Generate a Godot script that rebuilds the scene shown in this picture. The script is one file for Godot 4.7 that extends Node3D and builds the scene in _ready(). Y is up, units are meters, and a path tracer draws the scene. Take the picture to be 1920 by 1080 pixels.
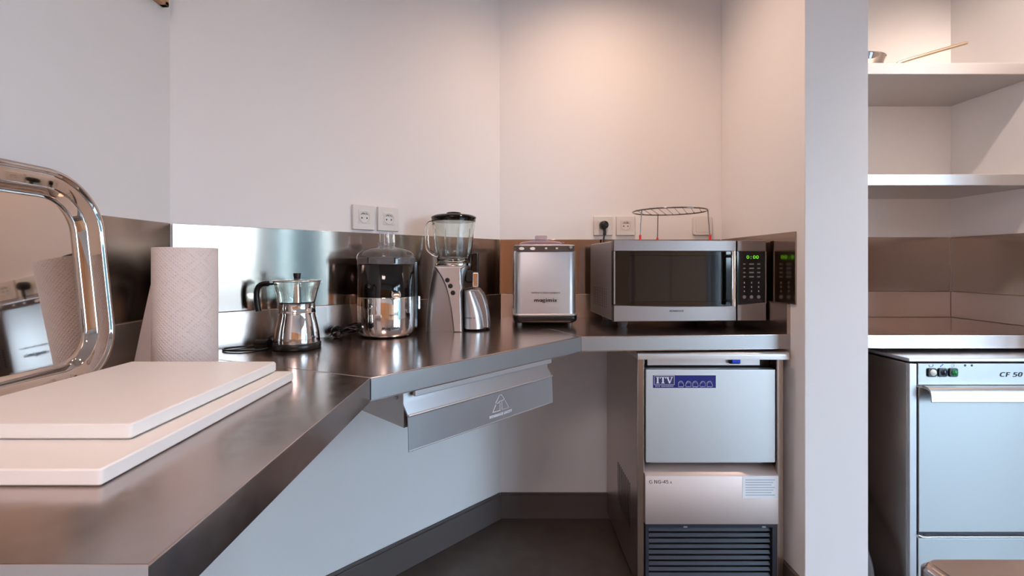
extends Node3D
# A stainless-steel kitchen corner. Plan coordinates: X to the right, Y up, D = distance ahead of the camera (D = -z).

var M := {}
var used := {}

# ---------------------------------------------------------------- mesh builder
class MB:
	var v := PackedVector3Array()
	var n := PackedVector3Array()
	var uv := PackedVector2Array()
	var idx := PackedInt32Array()

	func vert(p: Vector3, nn: Vector3, t: Vector2) -> int:
		v.append(p); n.append(nn); uv.append(t)
		return v.size() - 1

	func tri(a: int, b: int, c: int) -> void:
		var g := (v[b] - v[a]).cross(v[c] - v[a])
		if g.dot(n[a] + n[b] + n[c]) > 0.0:
			idx.append(a); idx.append(c); idx.append(b)
		else:
			idx.append(a); idx.append(b); idx.append(c)

	func quad(a: int, b: int, c: int, d: int) -> void:
		tri(a, b, c)
		tri(a, c, d)

	# chamfered box, soft-shaded chamfers
	func box(c: Vector3, s: Vector3, bev := 0.002, bs := Basis.IDENTITY) -> MB:
		var h := s * 0.5
		bev = minf(bev, minf(h.x, minf(h.y, h.z)) * 0.95)
		var id := {}
		for ax in 3:
			for sg in [-1, 1]:
				for i in [-1, 1]:
					for j in [-1, 1]:
						var a1: int = (ax + 1) % 3
						var a2: int = (ax + 2) % 3
						var p := Vector3.ZERO
						p[ax] = sg * h[ax]
						p[a1] = i * (h[a1] - bev)
						p[a2] = j * (h[a2] - bev)
						var nn := Vector3.ZERO
						nn[ax] = sg
						var t := Vector2(p.x, p.y)
						if ax == 0: t = Vector2(p.z, p.y)
						if ax == 1: t = Vector2(p.x, p.z)
						var cs := Vector3.ZERO
						cs[ax] = sg; cs[a1] = i; cs[a2] = j
						id[[ax, int(cs.x), int(cs.y), int(cs.z)]] = vert(c + bs * p, bs * nn, t)
		for ax in 3:
			var a1: int = (ax + 1) % 3
			var a2: int = (ax + 2) % 3
			for sg in [-1, 1]:
				var q := []
				for ij in [[-1, -1], [1, -1], [1, 1], [-1, 1]]:
					var cs := [0, 0, 0]
					cs[ax] = sg; cs[a1] = ij[0]; cs[a2] = ij[1]
					q.append(id[[ax, cs[0], cs[1], cs[2]]])
				quad(q[0], q[1], q[2], q[3])
			for i in [-1, 1]:
				for j in [-1, 1]:
					# edge along ax between faces a1 (sign i) and a2 (sign j)
					var q := []
					for f in [[a1, -1], [a1, 1], [a2, 1], [a2, -1]]:
						var cs := [0, 0, 0]
						cs[ax] = f[1]; cs[a1] = i; cs[a2] = j
						q.append(id[[f[0], cs[0], cs[1], cs[2]]])
					quad(q[0], q[1], q[2], q[3])
		for i in [-1, 1]:
			for j in [-1, 1]:
				for k in [-1, 1]:
					tri(id[[0, i, j, k]], id[[1, i, j, k]], id[[2, i, j, k]])
		return self

	# profile: Array of Vector2(radius, y) from one end to the other, turned round y at c
	func lathe(prof: Array, seg := 48, c := Vector3.ZERO, bs := Basis.IDENTITY, crease := 0.6, out := 1.0) -> MB:
		var m := prof.size()
		var segn := []
		for i in m - 1:
			var d: Vector2 = prof[i + 1] - prof[i]
			segn.append(Vector2(d.y, -d.x).normalized() * out)
		for i in m - 1:
			var n0: Vector2 = segn[i]
			var n1: Vector2 = segn[i]
			if i > 0 and segn[i - 1].dot(segn[i]) > crease:
				n0 = (segn[i - 1] + segn[i]).normalized()
			if i < m - 2 and segn[i + 1].dot(segn[i]) > crease:
				n1 = (segn[i + 1] + segn[i]).normalized()
			var b := v.size()
			for k in seg + 1:
				var a := TAU * k / seg
				var e := Vector3(cos(a), 0, sin(a))
				for w in 2:
					var p: Vector2 = prof[i + w]
					var nn: Vector2 = n0 if w == 0 else n1
					vert(c + bs * (e * p.x + Vector3(0, p.y, 0)), bs * (e * nn.x + Vector3(0, nn.y, 0)), Vector2(float(k) / seg, p.y))
			for k in seg:
				var o := b + k * 2
				quad(o, o + 2, o + 3, o + 1)
		return self

	func disc(c: Vector3, r: float, bs := Basis.IDENTITY, seg := 24) -> MB:
		var o := vert(c, bs.y, Vector2(0.5, 0.5))
		for k in seg + 1:
			var a := TAU * k / seg
			vert(c + bs * Vector3(cos(a) * r, 0, sin(a) * r), bs.y, Vector2(cos(a), sin(a)) * 0.5)
		for k in seg:
			tri(o, o + 1 + k, o + 2 + k)
		return self

	func tube(pts: Array, r: float, seg := 10, closed := false, squash := 1.0) -> MB:
		var m := pts.size()
		var up := Vector3.UP
		var prev := Vector3.ZERO
		var b := v.size()
		var total := 0.0
		for i in m:
			var d: Vector3
			if closed:
				d = pts[(i + 1) % m] - pts[(i + m - 1) % m]
			else:
				d = pts[mini(i + 1, m - 1)] - pts[maxi(i - 1, 0)]
			d = d.normalized()
			if i == 0:
				if absf(d.dot(up)) > 0.9: up = Vector3.RIGHT
			else:
				up = prev
			var s := d.cross(up).normalized()
			var u := s.cross(d).normalized()
			prev = u
			if i > 0: total += (pts[i] - pts[i - 1]).length()
			for k in seg + 1:
				var a := TAU * k / seg
				var nn := s * cos(a) + u * sin(a)
				vert(pts[i] + s * cos(a) * r + u * sin(a) * r * squash, nn, Vector2(total, float(k) / seg))
		var rows := m if closed else m - 1
		for i in rows:
			for k in seg:
				var p := b + i * (seg + 1) + k
				var q := b + ((i + 1) % m) * (seg + 1) + k
				quad(p, p + 1, q + 1, q)
		if not closed:
			for e in [0, m - 1]:
				var d: Vector3 = (pts[0] - pts[1]).normalized() if e == 0 else (pts[m - 1] - pts[m - 2]).normalized()
				var c := vert(pts[e], d, Vector2.ZERO)
				var o := v.size()
				for k in seg + 1:
					vert(v[b + e * (seg + 1) + k], d, Vector2.ZERO)
				for k in seg:
					tri(c, o + k, o + k + 1)
		return self

	# polygon in x,y extruded from z0 to z1 (z1 is the front, with the chamfer), moved by xf
	func prism(poly: PackedVector2Array, z0: float, z1: float, bev := 0.0, xf := Transform3D.IDENTITY, both := false) -> MB:
		if Geometry2D.is_polygon_clockwise(poly):
			poly = poly.duplicate()
			poly.reverse()
		var m := poly.size()
		var inset := PackedVector2Array()
		var en := []
		for i in m:
			var d := poly[(i + 1) % m] - poly[i]
			en.append(Vector2(d.y, -d.x).normalized())
		for i in m:
			var a: Vector2 = en[(i + m - 1) % m]
			var b: Vector2 = en[i]
			var q := (a + b) / maxf(1.0 + a.dot(b), 0.25)
			inset.append(poly[i] - q * bev)
		var tris := Geometry2D.triangulate_polygon(inset)
		for side in 2:
			var z := z1 if side == 0 else z0
			var nn := xf.basis * Vector3(0, 0, 1.0 if side == 0 else -1.0)
			var use := inset if side == 0 or both else poly
			var b := v.size()
			for p in use:
				vert(xf * Vector3(p.x, p.y, z), nn, p)
			for k in range(0, tris.size(), 3):
				tri(b + tris[k], b + tris[k + 1], b + tris[k + 2])
		var zt := z1 - bev
		var zb := z0 + (bev if both else 0.0)
		var run := 0.0
		for i in m:
			var j := (i + 1) % m
			var e: Vector2 = en[i]
			var ni: Vector2 = e
			var nj: Vector2 = e
			if en[(i + m - 1) % m].dot(e) > 0.75: ni = (e + en[(i + m - 1) % m]).normalized()
			if en[j].dot(e) > 0.75: nj = (e + en[j]).normalized()
			var wi := xf.basis * Vector3(ni.x, ni.y, 0)
			var wj := xf.basis * Vector3(nj.x, nj.y, 0)
			var l := (poly[j] - poly[i]).length()
			var a := vert(xf * Vector3(poly[i].x, poly[i].y, zb), wi, Vector2(run, zb))
			var b := vert(xf * Vector3(poly[j].x, poly[j].y, zb), wj, Vector2(run + l, zb))
			var c := vert(xf * Vector3(poly[j].x, poly[j].y, zt), wj, Vector2(run + l, zt))
			var d := vert(xf * Vector3(poly[i].x, poly[i].y, zt), wi, Vector2(run, zt))
			quad(a, b, c, d)
			if bev > 0.0:
				var fn := xf.basis * Vector3(0, 0, 1)
				var f := vert(xf * Vector3(inset[j].x, inset[j].y, z1), fn, Vector2(run + l, z1))
				var g := vert(xf * Vector3(inset[i].x, inset[i].y, z1), fn, Vector2(run, z1))
				quad(d, c, f, g)
				if both:
					var bn := xf.basis * Vector3(0, 0, -1)
					var f2 := vert(xf * Vector3(inset[j].x, inset[j].y, z0), bn, Vector2(run + l, z0))
					var g2 := vert(xf * Vector3(inset[i].x, inset[i].y, z0), bn, Vector2(run, z0))
					quad(b, a, g2, f2)
			run += l
		return self

	# closed rings joined one to the next; a repeated ring makes a crease
	func loft(rings: Array, cap0 := true, cap1 := true, flip := 1.0) -> MB:
		var groups := []
		var cur := [rings[0]]
		for i in range(1, rings.size()):
			if rings[i] == rings[i - 1]:
				groups.append(cur)
				cur = [rings[i]]
			else:
				cur.append(rings[i])
		groups.append(cur)
		for g in groups:
			if g.size() < 2: continue
			var m: int = g[0].size()
			var nn := PackedVector3Array()
			nn.resize(g.size() * m)
			for r in g.size() - 1:
				for k in m:
					var k2 := (k + 1) % m
					var f: Vector3 = (g[r][k2] - g[r][k]).cross(g[r + 1][k] - g[r][k])
					f = (f + (g[r + 1][k2] - g[r + 1][k]).cross(g[r + 1][k2] - g[r][k2])).normalized() * flip
					for w in [r * m + k, r * m + k2, (r + 1) * m + k, (r + 1) * m + k2]:
						nn[w] += f
			var b := v.size()
			var vv := 0.0
			for r in g.size():
				if r > 0: vv += (g[r][0] - g[r - 1][0]).length()
				var uu := 0.0
				for k in m + 1:
					if k > 0: uu += (g[r][k % m] - g[r][k - 1]).length()
					vert(g[r][k % m], nn[r * m + k % m].normalized(), Vector2(uu, vv))
			for r in g.size() - 1:
				for k in m:
					var a = b + r * (m + 1) + k
					quad(a, a + 1, a + m + 2, a + m + 1)
		for e in 2:
			if (e == 0 and not cap0) or (e == 1 and not cap1): continue
			var ring: PackedVector3Array = rings[0] if e == 0 else rings[rings.size() - 1]
			var c := Vector3.ZERO
			for p in ring: c += p
			c /= ring.size()
			var f := Vector3.ZERO
			for k in ring.size():
				f += (ring[k] - c).cross(ring[(k + 1) % ring.size()] - c)
			f = f.normalized() * flip * (-1.0 if e == 0 else 1.0)
			var o := vert(c, f, Vector2.ZERO)
			for p in ring: vert(p, f, Vector2(p.x - c.x, p.y - c.y))
			for k in ring.size():
				tri(o, o + 1 + k, o + 1 + (k + 1) % ring.size())
		return self

	func mesh() -> ArrayMesh:
		var a := []
		a.resize(Mesh.ARRAY_MAX)
		a[Mesh.ARRAY_VERTEX] = v
		a[Mesh.ARRAY_NORMAL] = n
		a[Mesh.ARRAY_TEX_UV] = uv
		a[Mesh.ARRAY_INDEX] = idx
		var m := ArrayMesh.new()
		m.add_surface_from_arrays(Mesh.PRIMITIVE_TRIANGLES, a)
		return m

# ---------------------------------------------------------------- node helpers
func V(x: float, y: float, d: float) -> Vector3:
	return Vector3(x, y, -d)

func numbered(called: String) -> String:
	if not used.has(called):
		used[called] = 0
		return called
	used[called] += 1
	return "%s_%03d" % [called, used[called]]

func tag(o: Node3D, label: String, category: String, group := "") -> void:
	o.set_meta("label", label)
	o.set_meta("category", category)
	if group: o.set_meta("group", group)

func thing(called: String, label: String, category: String, at: Vector3, turn := 0.0, group := "") -> Node3D:
	var o := Node3D.new()
	o.name = numbered(called)
	add_child(o)
	o.position = at
	o.rotation.y = turn
	tag(o, label, category, group)
	return o

func part(parent: Node3D, called: String, mb: MB, m: Material) -> MeshInstance3D:
	var o := MeshInstance3D.new()
	o.mesh = mb.mesh()
	o.material_override = m
	o.name = called
	parent.add_child(o, true)
	return o

func single(called: String, label: String, category: String, mb: MB, m: Material, at := Vector3.ZERO, turn := 0.0, group := "") -> MeshInstance3D:
	var o := part(self, numbered(called), mb, m)
	o.position = at
	o.rotation.y = turn
	tag(o, label, category, group)
	return o

func struct(called: String, mb: MB, m: Material) -> MeshInstance3D:
	var o := part(self, numbered(called), mb, m)
	o.set_meta("kind", "structure")
	return o

func lettering(parent: Node3D, called: String, words: String, cap: float, at: Vector3, m: Material, stretch := 1.0, bold := false, family := "Droid Sans", align := HORIZONTAL_ALIGNMENT_CENTER) -> MeshInstance3D:
	var f := SystemFont.new()
	f.font_names = PackedStringArray([family])
	if bold: f.font_weight = 700
	var t := TextMesh.new()
	t.text = words
	t.font = f
	t.font_size = 64
	t.pixel_size = cap / 46.0
	t.depth = 0.0006
	t.curve_step = 2.0
	t.horizontal_alignment = align
	var o := MeshInstance3D.new()
	o.mesh = t
	o.material_override = m
	o.name = called
	parent.add_child(o, true)
	o.position = at
	o.scale = Vector3(stretch, 1, 1)
	return o

func round_a(o: MeshInstance3D) -> void:
	# the brand's round a: an o with a short stem at its right
	var t: TextMesh = o.mesh
	var w := t.font.get_string_size("mogimix", HORIZONTAL_ALIGNMENT_LEFT, -1, 64).x
	var x := t.font.get_string_size("mo", HORIZONTAL_ALIGNMENT_LEFT, -1, 64).x
	var bb := t.get_aabb()
	var px := t.pixel_size
	part(o, "stem", MB.new().box(Vector3((x - w / 2 - 4.0) * px, bb.position.y + bb.size.y * 0.50, 0), Vector3(8.0, 34.0, 0) * px + Vector3(0, 0, 0.0006), 0.0001), o.material_override)

func mat(called: String, c: Color, rough: float, metal := 0.0) -> StandardMaterial3D:
	var m := StandardMaterial3D.new()
	m.resource_name = called
	m.albedo_color = c
	m.roughness = rough
	m.metallic = metal
	M[called] = m
	return m

func noise_tex(freq: float, lo: Color, hi: Color, w := 512, h := 512, seed_ := 1, normal := false, bump := 4.0) -> NoiseTexture2D:
	var fn := FastNoiseLite.new()
	fn.seed = seed_
	fn.noise_type = FastNoiseLite.TYPE_SIMPLEX_SMOOTH
	fn.frequency = freq
	fn.fractal_octaves = 4
	var t := NoiseTexture2D.new()
	t.width = w; t.height = h
	t.seamless = true
	t.noise = fn
	if normal:
		t.as_normal_map = true
		t.bump_strength = bump
	else:
		var g := Gradient.new()
		g.set_color(0, lo)
		g.set_color(1, hi)
		t.color_ramp = g
	return t

func rrect(w: float, h: float, r: float, k := 6) -> PackedVector2Array:
	var p := PackedVector2Array()
	for q in 4:
		var cx := (w / 2 - r) * (1 if q == 0 or q == 3 else -1)
		var cy := (h / 2 - r) * (1 if q < 2 else -1)
		for i in k + 1:
			var a := PI / 2 * (q + float(i) / k)
			p.append(Vector2(cx + cos(a) * r, cy + sin(a) * r))
	return p

func shift(p: PackedVector2Array, o: Vector2) -> PackedVector2Array:
	var q := PackedVector2Array()
	for x in p: q.append(x + o)
	return q

func smooth(pts: Array, per := 8) -> Array:
	var out := []
	var m := pts.size()
	for i in m - 1:
		var a: Vector3 = pts[maxi(i - 1, 0)]
		var b: Vector3 = pts[i]
		var c: Vector3 = pts[i + 1]
		var d: Vector3 = pts[mini(i + 2, m - 1)]
		for k in per:
			out.append(b.cubic_interpolate(c, a, d, float(k) / per))
	out.append(pts[m - 1])
	return out

const PLAN := Basis(Vector3(1, 0, 0), Vector3(0, 0, -1), Vector3(0, 1, 0))   # (X, D) polygons, extruded upwards
func plan_xf() -> Transform3D:
	return Transform3D(PLAN, Vector3.ZERO)

# ================================================================= scene
const H := 1.142       # eye height
const TOP := 0.90      # worktop height
const CEIL := 2.60
const XL := -0.8955    # left wall
const XP := 0.965      # partition, left face
const XQ := 1.172      # partition, right face
const XN := 1.995      # niche, right face
const XW := 3.0        # window wall
const DB := 2.12       # back wall
const DP := 1.528      # partition front
const SPL := 1.247     # top of splashbacks
const UPS := 1.003     # top of upstands

# energy and colour of each light: daylight, four unseen spotlights, added fill panel
const GLOW := [[3.55, Color(0.84, 0.938, 1.0)], [1.3, Color(1.0, 0.85, 0.73)], [2.9, Color(1.0, 0.91, 0.84)], [0.1, Color(1.0, 0.85, 0.72)], [0.8, Color(1.0, 0.70, 0.45)], [2.3, Color(1.0, 0.91, 0.90)]]

func _ready() -> void:
	set_camera()
	set_light()
	materials()
	room()
	worktops()
	splashbacks()
	microwave()
	ice_maker()
	ice_cream_maker()
	blender()
	juicer()
	moka_pot()
	paper_roll()
	boards()
	tray()
	drawer_unit()
	sockets()
	rack()
	niche()
	dishwasher()
	table()
	wall_grille()
	cords()

func set_camera() -> void:
	var c := Camera3D.new()
	c.name = "camera"
	add_child(c)
	c.position = Vector3(0, H, 0)
	c.near = 0.05
	c.far = 60
	c.projection = Camera3D.PROJECTION_FRUSTUM
	c.size = 1080.0 / 885.0 * c.near
	c.frustum_offset = Vector2(10.0, -47.0) / 885.0 * c.near
	c.current = true

func set_light() -> void:
	var e := Environment.new()
	e.tonemap_mode = Environment.TONE_MAPPER_LINEAR
	e.tonemap_exposure = 1.0
	e.background_mode = Environment.BG_SKY
	var s := ProceduralSkyMaterial.new()
	s.sky_top_color = Color(0.80, 0.85, 0.93) * GLOW[0][1]
	s.sky_horizon_color = GLOW[0][1]
	s.ground_bottom_color = Color(0.55, 0.56, 0.55) * GLOW[0][1]
	s.ground_horizon_color = Color(0.85, 0.88, 0.90) * GLOW[0][1]
	s.sky_energy_multiplier = GLOW[0][0]
	s.ground_energy_multiplier = GLOW[0][0] * 0.4
	var sky := Sky.new()
	sky.sky_material = s
	e.sky = sky
	e.sdfgi_enabled = true
	e.ssao_enabled = true
	e.ssil_enabled = true
	var w := WorldEnvironment.new()
	w.name = "world"
	w.environment = e
	add_child(w)

func materials() -> void:
	mat("wall", Color(0.905, 0.89, 0.885), 0.75)
	mat("wood", Color(0.80, 0.56, 0.37), 0.5)
	mat("ceiling", Color(0.92, 0.91, 0.90), 0.9)
	var fl := mat("floor", Color(1, 1, 1), 0.32)
	fl.albedo_texture = noise_tex(0.02, Color(0.31, 0.265, 0.235), Color(0.36, 0.315, 0.28), 512, 512, 5)
	fl.uv1_triplanar = true; fl.uv1_world_triplanar = true
	mat("base", Color(0.355, 0.32, 0.31), 0.45)
	var st := mat("steel", Color(0.76, 0.70, 0.675), 0.16, 1.0)
	st.roughness_texture = noise_tex(0.03, Color(0.75, 0.75, 0.75), Color(1, 1, 1), 512, 512, 9)
	st.roughness = 0.23
	st.uv1_triplanar = true; st.uv1_world_triplanar = true; st.uv1_scale = Vector3(1.5, 1.5, 1.5)
	var sb := mat("brushed", Color(0.74, 0.69, 0.66), 0.27, 1.0)
	sb.anisotropy_enabled = true; sb.anisotropy = -0.65
	var sp := mat("splash", Color(0.66, 0.595, 0.55), 0.13, 1.0)
	sp.anisotropy_enabled = true; sp.anisotropy = -0.75
	mat("satin", Color(0.80, 0.79, 0.79), 0.38, 1.0)
	mat("silver_paint", Color(0.74, 0.73, 0.74), 0.42, 0.85)
	mat("chrome", Color(0.86, 0.85, 0.84), 0.05, 1.0)
	mat("polished", Color(0.76, 0.72, 0.69), 0.03, 1.0)
	mat("black", Color(0.035, 0.035, 0.04), 0.38)
	mat("black_gloss", Color(0.02, 0.02, 0.024), 0.06)
	mat("black_smoke", Color(0.05, 0.035, 0.035), 0.09)
	mat("slat", Color(0.17, 0.18, 0.22), 0.4)
	mat("white_plastic", Color(0.86, 0.84, 0.82), 0.35)
	mat("recess", Color(0.62, 0.60, 0.58), 0.5)
	mat("white_board", Color(0.93, 0.915, 0.90), 0.42)
	mat("paper", Color(0.87, 0.82, 0.80), 0.9)
	mat("label_paper", Color(0.92, 0.93, 0.94), 0.6)
	mat("print", Color(0.06, 0.06, 0.07), 0.5)
	mat("print_grey", Color(0.55, 0.55, 0.56), 0.5)
	mat("print_pale", Color(0.70, 0.72, 0.75), 0.5)
	mat("print_white", Color(0.92, 0.92, 0.95), 0.5)
	mat("sticker_blue", Color(0.05, 0.10, 0.46), 0.4)
	mat("sticker_violet", Color(0.20, 0.19, 0.40), 0.4)
	mat("switch_blue", Color(0.10, 0.34, 0.95), 0.2)
	mat("button_green", Color(0.02, 0.50, 0.26), 0.15)
	mat("button_navy", Color(0.03, 0.10, 0.20), 0.15)
	mat("button_white", Color(0.86, 0.90, 0.88), 0.2)
	mat("brown_strip", Color(0.27, 0.22, 0.21), 0.35)
	mat("red_cap", Color(0.80, 0.10, 0.05), 0.4)
	mat("wire", Color(0.50, 0.48, 0.47), 0.12, 1.0)
	mat("cardboard", Color(0.58, 0.45, 0.33), 0.9)
	mat("hose", Color(0.45, 0.45, 0.46), 0.5)
	mat("tan_frame", Color(0.72, 0.56, 0.40), 0.5)
	mat("window_frame", Color(0.80, 0.78, 0.77), 0.4)
	mat("terrace", Color(0.56, 0.56, 0.55), 0.8)
	mat("teal_paint", Color(0.0, 0.24, 0.26), 0.7)
	mat("pale_paint", Color(0.85, 0.92, 0.90), 0.7)
	var g := mat("pane", Color(1, 1, 1, 0.04), 0.0)
	g.transparency = BaseMaterial3D.TRANSPARENCY_ALPHA
	var cl := mat("clear", Color(0.95, 0.97, 0.97, 0.02), 0.02)
	cl.transparency = BaseMaterial3D.TRANSPARENCY_ALPHA
	var pu := mat("clear_purple", Color(0.62, 0.50, 0.60, 0.38), 0.05)
	pu.transparency = BaseMaterial3D.TRANSPARENCY_ALPHA
	var gl := mat("glass", Color(0.97, 0.99, 0.98, 0.0), 0.0)
	gl.refraction_enabled = true
	gl.refraction_scale = 0.05
	var lens := mat("lamp_lens", Color(1.0, 0.9, 0.75), 0.4)
	lens.emission_enabled = true
	lens.emission = Color(1.0, 0.85, 0.65)
	lens.emission_energy_multiplier = 4.0
	var lp := mat("fill_panel", Color(0.95, 0.92, 0.88), 0.5)  # glowing face of the added fill panel
	lp.emission_enabled = true
	lp.emission = Color(1.0, 0.88, 0.76)
	lp.emission_energy_multiplier = 1.5
	var dg := mat("digits", Color(0.3, 0.9, 0.2), 0.4)
	dg.emission_enabled = true
	dg.emission = Color(0.60, 1.0, 0.22)
	dg.emission_energy_multiplier = 0.85

	var em := mat("embossed", Color(0.87, 0.82, 0.80), 0.9)
	em.heightmap_enabled = true
	em.heightmap_texture = emboss_tex()
	em.heightmap_scale = 0.12
	em.uv1_scale = Vector3(6, 16, 1)
	mat("screen", Color(0.055, 0.075, 0.095), 0.05)
	var ds := mat("door_steel", Color(0.68, 0.685, 0.68), 0.46, 1.0)
	ds.anisotropy_enabled = true; ds.anisotropy = -0.4
	mat("panel_steel", Color(0.80, 0.735, 0.71), 0.44, 0.95)
	mat("ice_steel", Color(0.86, 0.865, 0.865), 0.48, 1.0)
	mat("drawer_steel", Color(0.72, 0.71, 0.715), 0.34, 1.0)
	mat("fascia", Color(0.66, 0.65, 0.645), 0.42, 1.0)
	mat("oven_silver", Color(0.58, 0.55, 0.545), 0.38, 1.0)
	mat("shelf_steel", Color(0.80, 0.785, 0.78), 0.44, 1.0)
	mat("silver_front", Color(0.78, 0.78, 0.79), 0.40, 0.9)
	mat("silver_dark", Color(0.60, 0.58, 0.575), 0.36, 0.85)
	mat("black_cord", Color(0.03, 0.03, 0.033), 0.22)
	mat("brass_steel", Color(0.80, 0.72, 0.62), 0.2, 1.0)
	var cd := mat("clear_dark", Color(0.35, 0.33, 0.33, 0.35), 0.03)
	cd.transparency = BaseMaterial3D.TRANSPARENCY_ALPHA

func emboss_tex() -> ImageTexture:
	var im := Image.create(128, 128, false, Image.FORMAT_RGBA8)
	for y in 128:
		for x in 128:
			var a := fposmod(float(x + y), 16.0) / 16.0
			var b := fposmod(float(x - y), 16.0) / 16.0
			var ring := 0.5 + 0.5 * cos(TAU * (absf(x - 64.0) + absf(y - 64.0)) / 42.0)
			var h := (0.5 + 0.5 * cos(TAU * a)) * (0.5 + 0.5 * cos(TAU * b)) * (0.35 + 0.65 * ring)
			im.set_pixel(x, y, Color(h, h, h))
	return ImageTexture.create_from_image(im)

# ---------------------------------------------------------------- room
func slab(x0: float, x1: float, y0: float, y1: float, d0: float, d1: float, bev := 0.0) -> MB:
	return MB.new().box(V((x0 + x1) / 2, (y0 + y1) / 2, (d0 + d1) / 2), Vector3(x1 - x0, y1 - y0, d1 - d0), bev)

func room() -> void:
	struct("floor", slab(XL - 0.2, XW + 0.2, -0.12, 0, -2.8, DB + 0.2), M.floor)
	struct("ceiling", slab(XL - 0.2, XW + 0.2, CEIL, CEIL + 0.12, -2.8, DB + 0.2), M.ceiling)
	struct("wall_back", slab(-0.031, XN + 0.1, 0, CEIL, DB, DB + 0.2), M.wall)
	# the diagonal wall from (XL, 1.2555) to (-0.031, 2.12)
	var p := PackedVector2Array([Vector2(XL, 1.2555), Vector2(-0.031, DB), Vector2(-0.031, DB + 0.2), Vector2(XL - 0.2, DB + 0.2), Vector2(XL - 0.2, 1.2555)])
	struct("wall_diagonal", MB.new().prism(p, 0, CEIL, 0, plan_xf()), M.wall)
	struct("wall_left", slab(XL - 0.2, XL, 0, CEIL, -2.8, 1.2555), M.wall)
	struct("wall_partition", slab(XP, XQ, 0, CEIL, DP, DB, 0.003), M.wall)
	struct("wall_niche", slab(XN, XW + 0.2, 0, CEIL, 1.30, DB + 0.2, 0.003), M.wall)
	struct("wall_rear", slab(XL - 0.2, XW + 0.2, 0, CEIL, -2.8, -2.6), M.wall)
	# window wall with a glazed opening from the floor
	var wr := struct("wall_right", slab(XW, XW + 0.2, 0, CEIL, 0.27, 1.30), M.wall)
	part(wr, "wall_end", slab(XW, XW + 0.2, 0, CEIL, -2.6, -2.2), M.wall)
	part(wr, "lintel", slab(XW, XW + 0.2, 2.15, CEIL, -2.2, 0.27), M.wall)
	var wn := struct("window_1", slab(XW + 0.06, XW + 0.12, 0.0, 0.07, -2.2, 0.27, 0.004), M.window_frame)
	part(wn, "head_rail", slab(XW + 0.06, XW + 0.12, 2.09, 2.15, -2.2, 0.27, 0.004), M.window_frame)
	for d in [-2.2, -1.42, -0.55, 0.21]:
		part(wn, "frame_post", slab(XW + 0.06, XW + 0.12, 0.07, 2.09, d, d + 0.06, 0.004), M.window_frame)
	for d in [[-2.14, -1.42], [-1.36, -0.55], [-0.49, 0.21]]:
		part(wn, "pane", slab(XW + 0.088, XW + 0.0881, 0.07, 2.09, d[0], d[1]), M.pane)
	# skirting
	var bs := PackedVector2Array([Vector2(XL, 1.2555), Vector2(-0.031, DB), Vector2(-0.0247, DB - 0.015), Vector2(XL, 1.2343)])
	var b1 := struct("baseboard_diagonal", MB.new().prism(bs, 0, 0.104, 0.002, plan_xf()), M.base)
	var bt := PackedVector2Array([Vector2(XL, 1.2555), Vector2(-0.031, DB), Vector2(-0.0288, DB - 0.009), Vector2(XL, 1.2430)])
	part(b1, "ledge", MB.new().prism(bt, 0.104, 0.113, 0.002, plan_xf()), M.base)
	var b2 := struct("baseboard_back", slab(-0.028, XP, 0, 0.104, DB - 0.015, DB, 0.002), M.base)
	part(b2, "ledge", slab(-0.028, XP, 0.104, 0.113, DB - 0.009, DB, 0.002), M.base)
	struct("baseboard_right", slab(XP - 0.015, XP, 0, 0.113, DP, DB - 0.02, 0.002), M.base)
	# outdoors, out of view: terrace and teal wall, placed for the steel to mirror
	struct("unseen_terrace_floor", slab(XW + 0.2, 11, -0.15, -0.03, -9, 5), M.terrace)
	var gw := thing("unseen_garden_wall", "unseen teal garden wall with pale posts, mirrored in the steel", "wall", V(6.0, -0.03, -1.6))
	part(gw, "wall_panel", MB.new().box(Vector3(0.06, 1.3, 0), Vector3(0.12, 2.6, 1.3), 0.005), M.teal_paint)
	for z in [-0.62, 0.05, 0.62]:
		part(gw, "post", MB.new().box(Vector3(-0.02, 1.32, z), Vector3(0.1, 2.64, 0.14 if z == 0.05 else 0.05), 0.005), M.pale_paint)
	# ceiling spotlights out of view, placed to light walls, niche and boards
	var sp := [[0.36, 1.55, 64.0, Vector3(0.46, 0, 1.86), "unseen ceiling spotlight lighting the back wall corner"], [1.85, 1.16, 48.0, Vector3(2.0, 1.1, 2.01), "unseen ceiling spotlight aimed at the niche shelves"], [-0.47, 1.02, 42.0, Vector3(-0.6, 0.9, 1.2), "unseen ceiling spotlight over the left worktop"], [-0.38, -0.25, 42.0, Vector3(-0.45, 0, 0.1), "unseen ceiling spotlight just behind the camera"]]
	for k in 4:
		var a: Array = sp[k]
		spotlight(a[0], a[1], GLOW[k + 1][0], a[2], a[3], a[4], GLOW[k + 1][1])
	# added fill panel behind the camera, brightens the back wall and fronts evenly
	var cl := thing("added_ceiling_fill", "added square fill panel on the ceiling behind the camera", "ceiling light", V(-0.25, CEIL, -1.05))
	part(cl, "frame", MB.new().box(Vector3(0, -0.015, 0), Vector3(0.62, 0.03, 0.62), 0.004), M.window_frame)
	part(cl, "fill_diffuser", MB.new().box(Vector3(0, -0.031, 0), Vector3(0.58, 0.004, 0.58), 0.001), M.fill_panel)
	var al := AreaLight3D.new()
	al.name = "fill_lamp"
	cl.add_child(al)
	al.position = Vector3(0, -0.036, 0)
	al.rotation.x = -PI / 2
	al.area_size = Vector2(0.58, 0.58)
	al.light_color = GLOW[5][1]
	al.light_energy = GLOW[5][0]
	al.area_range = 9.0
	al.shadow_enabled = true
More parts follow.
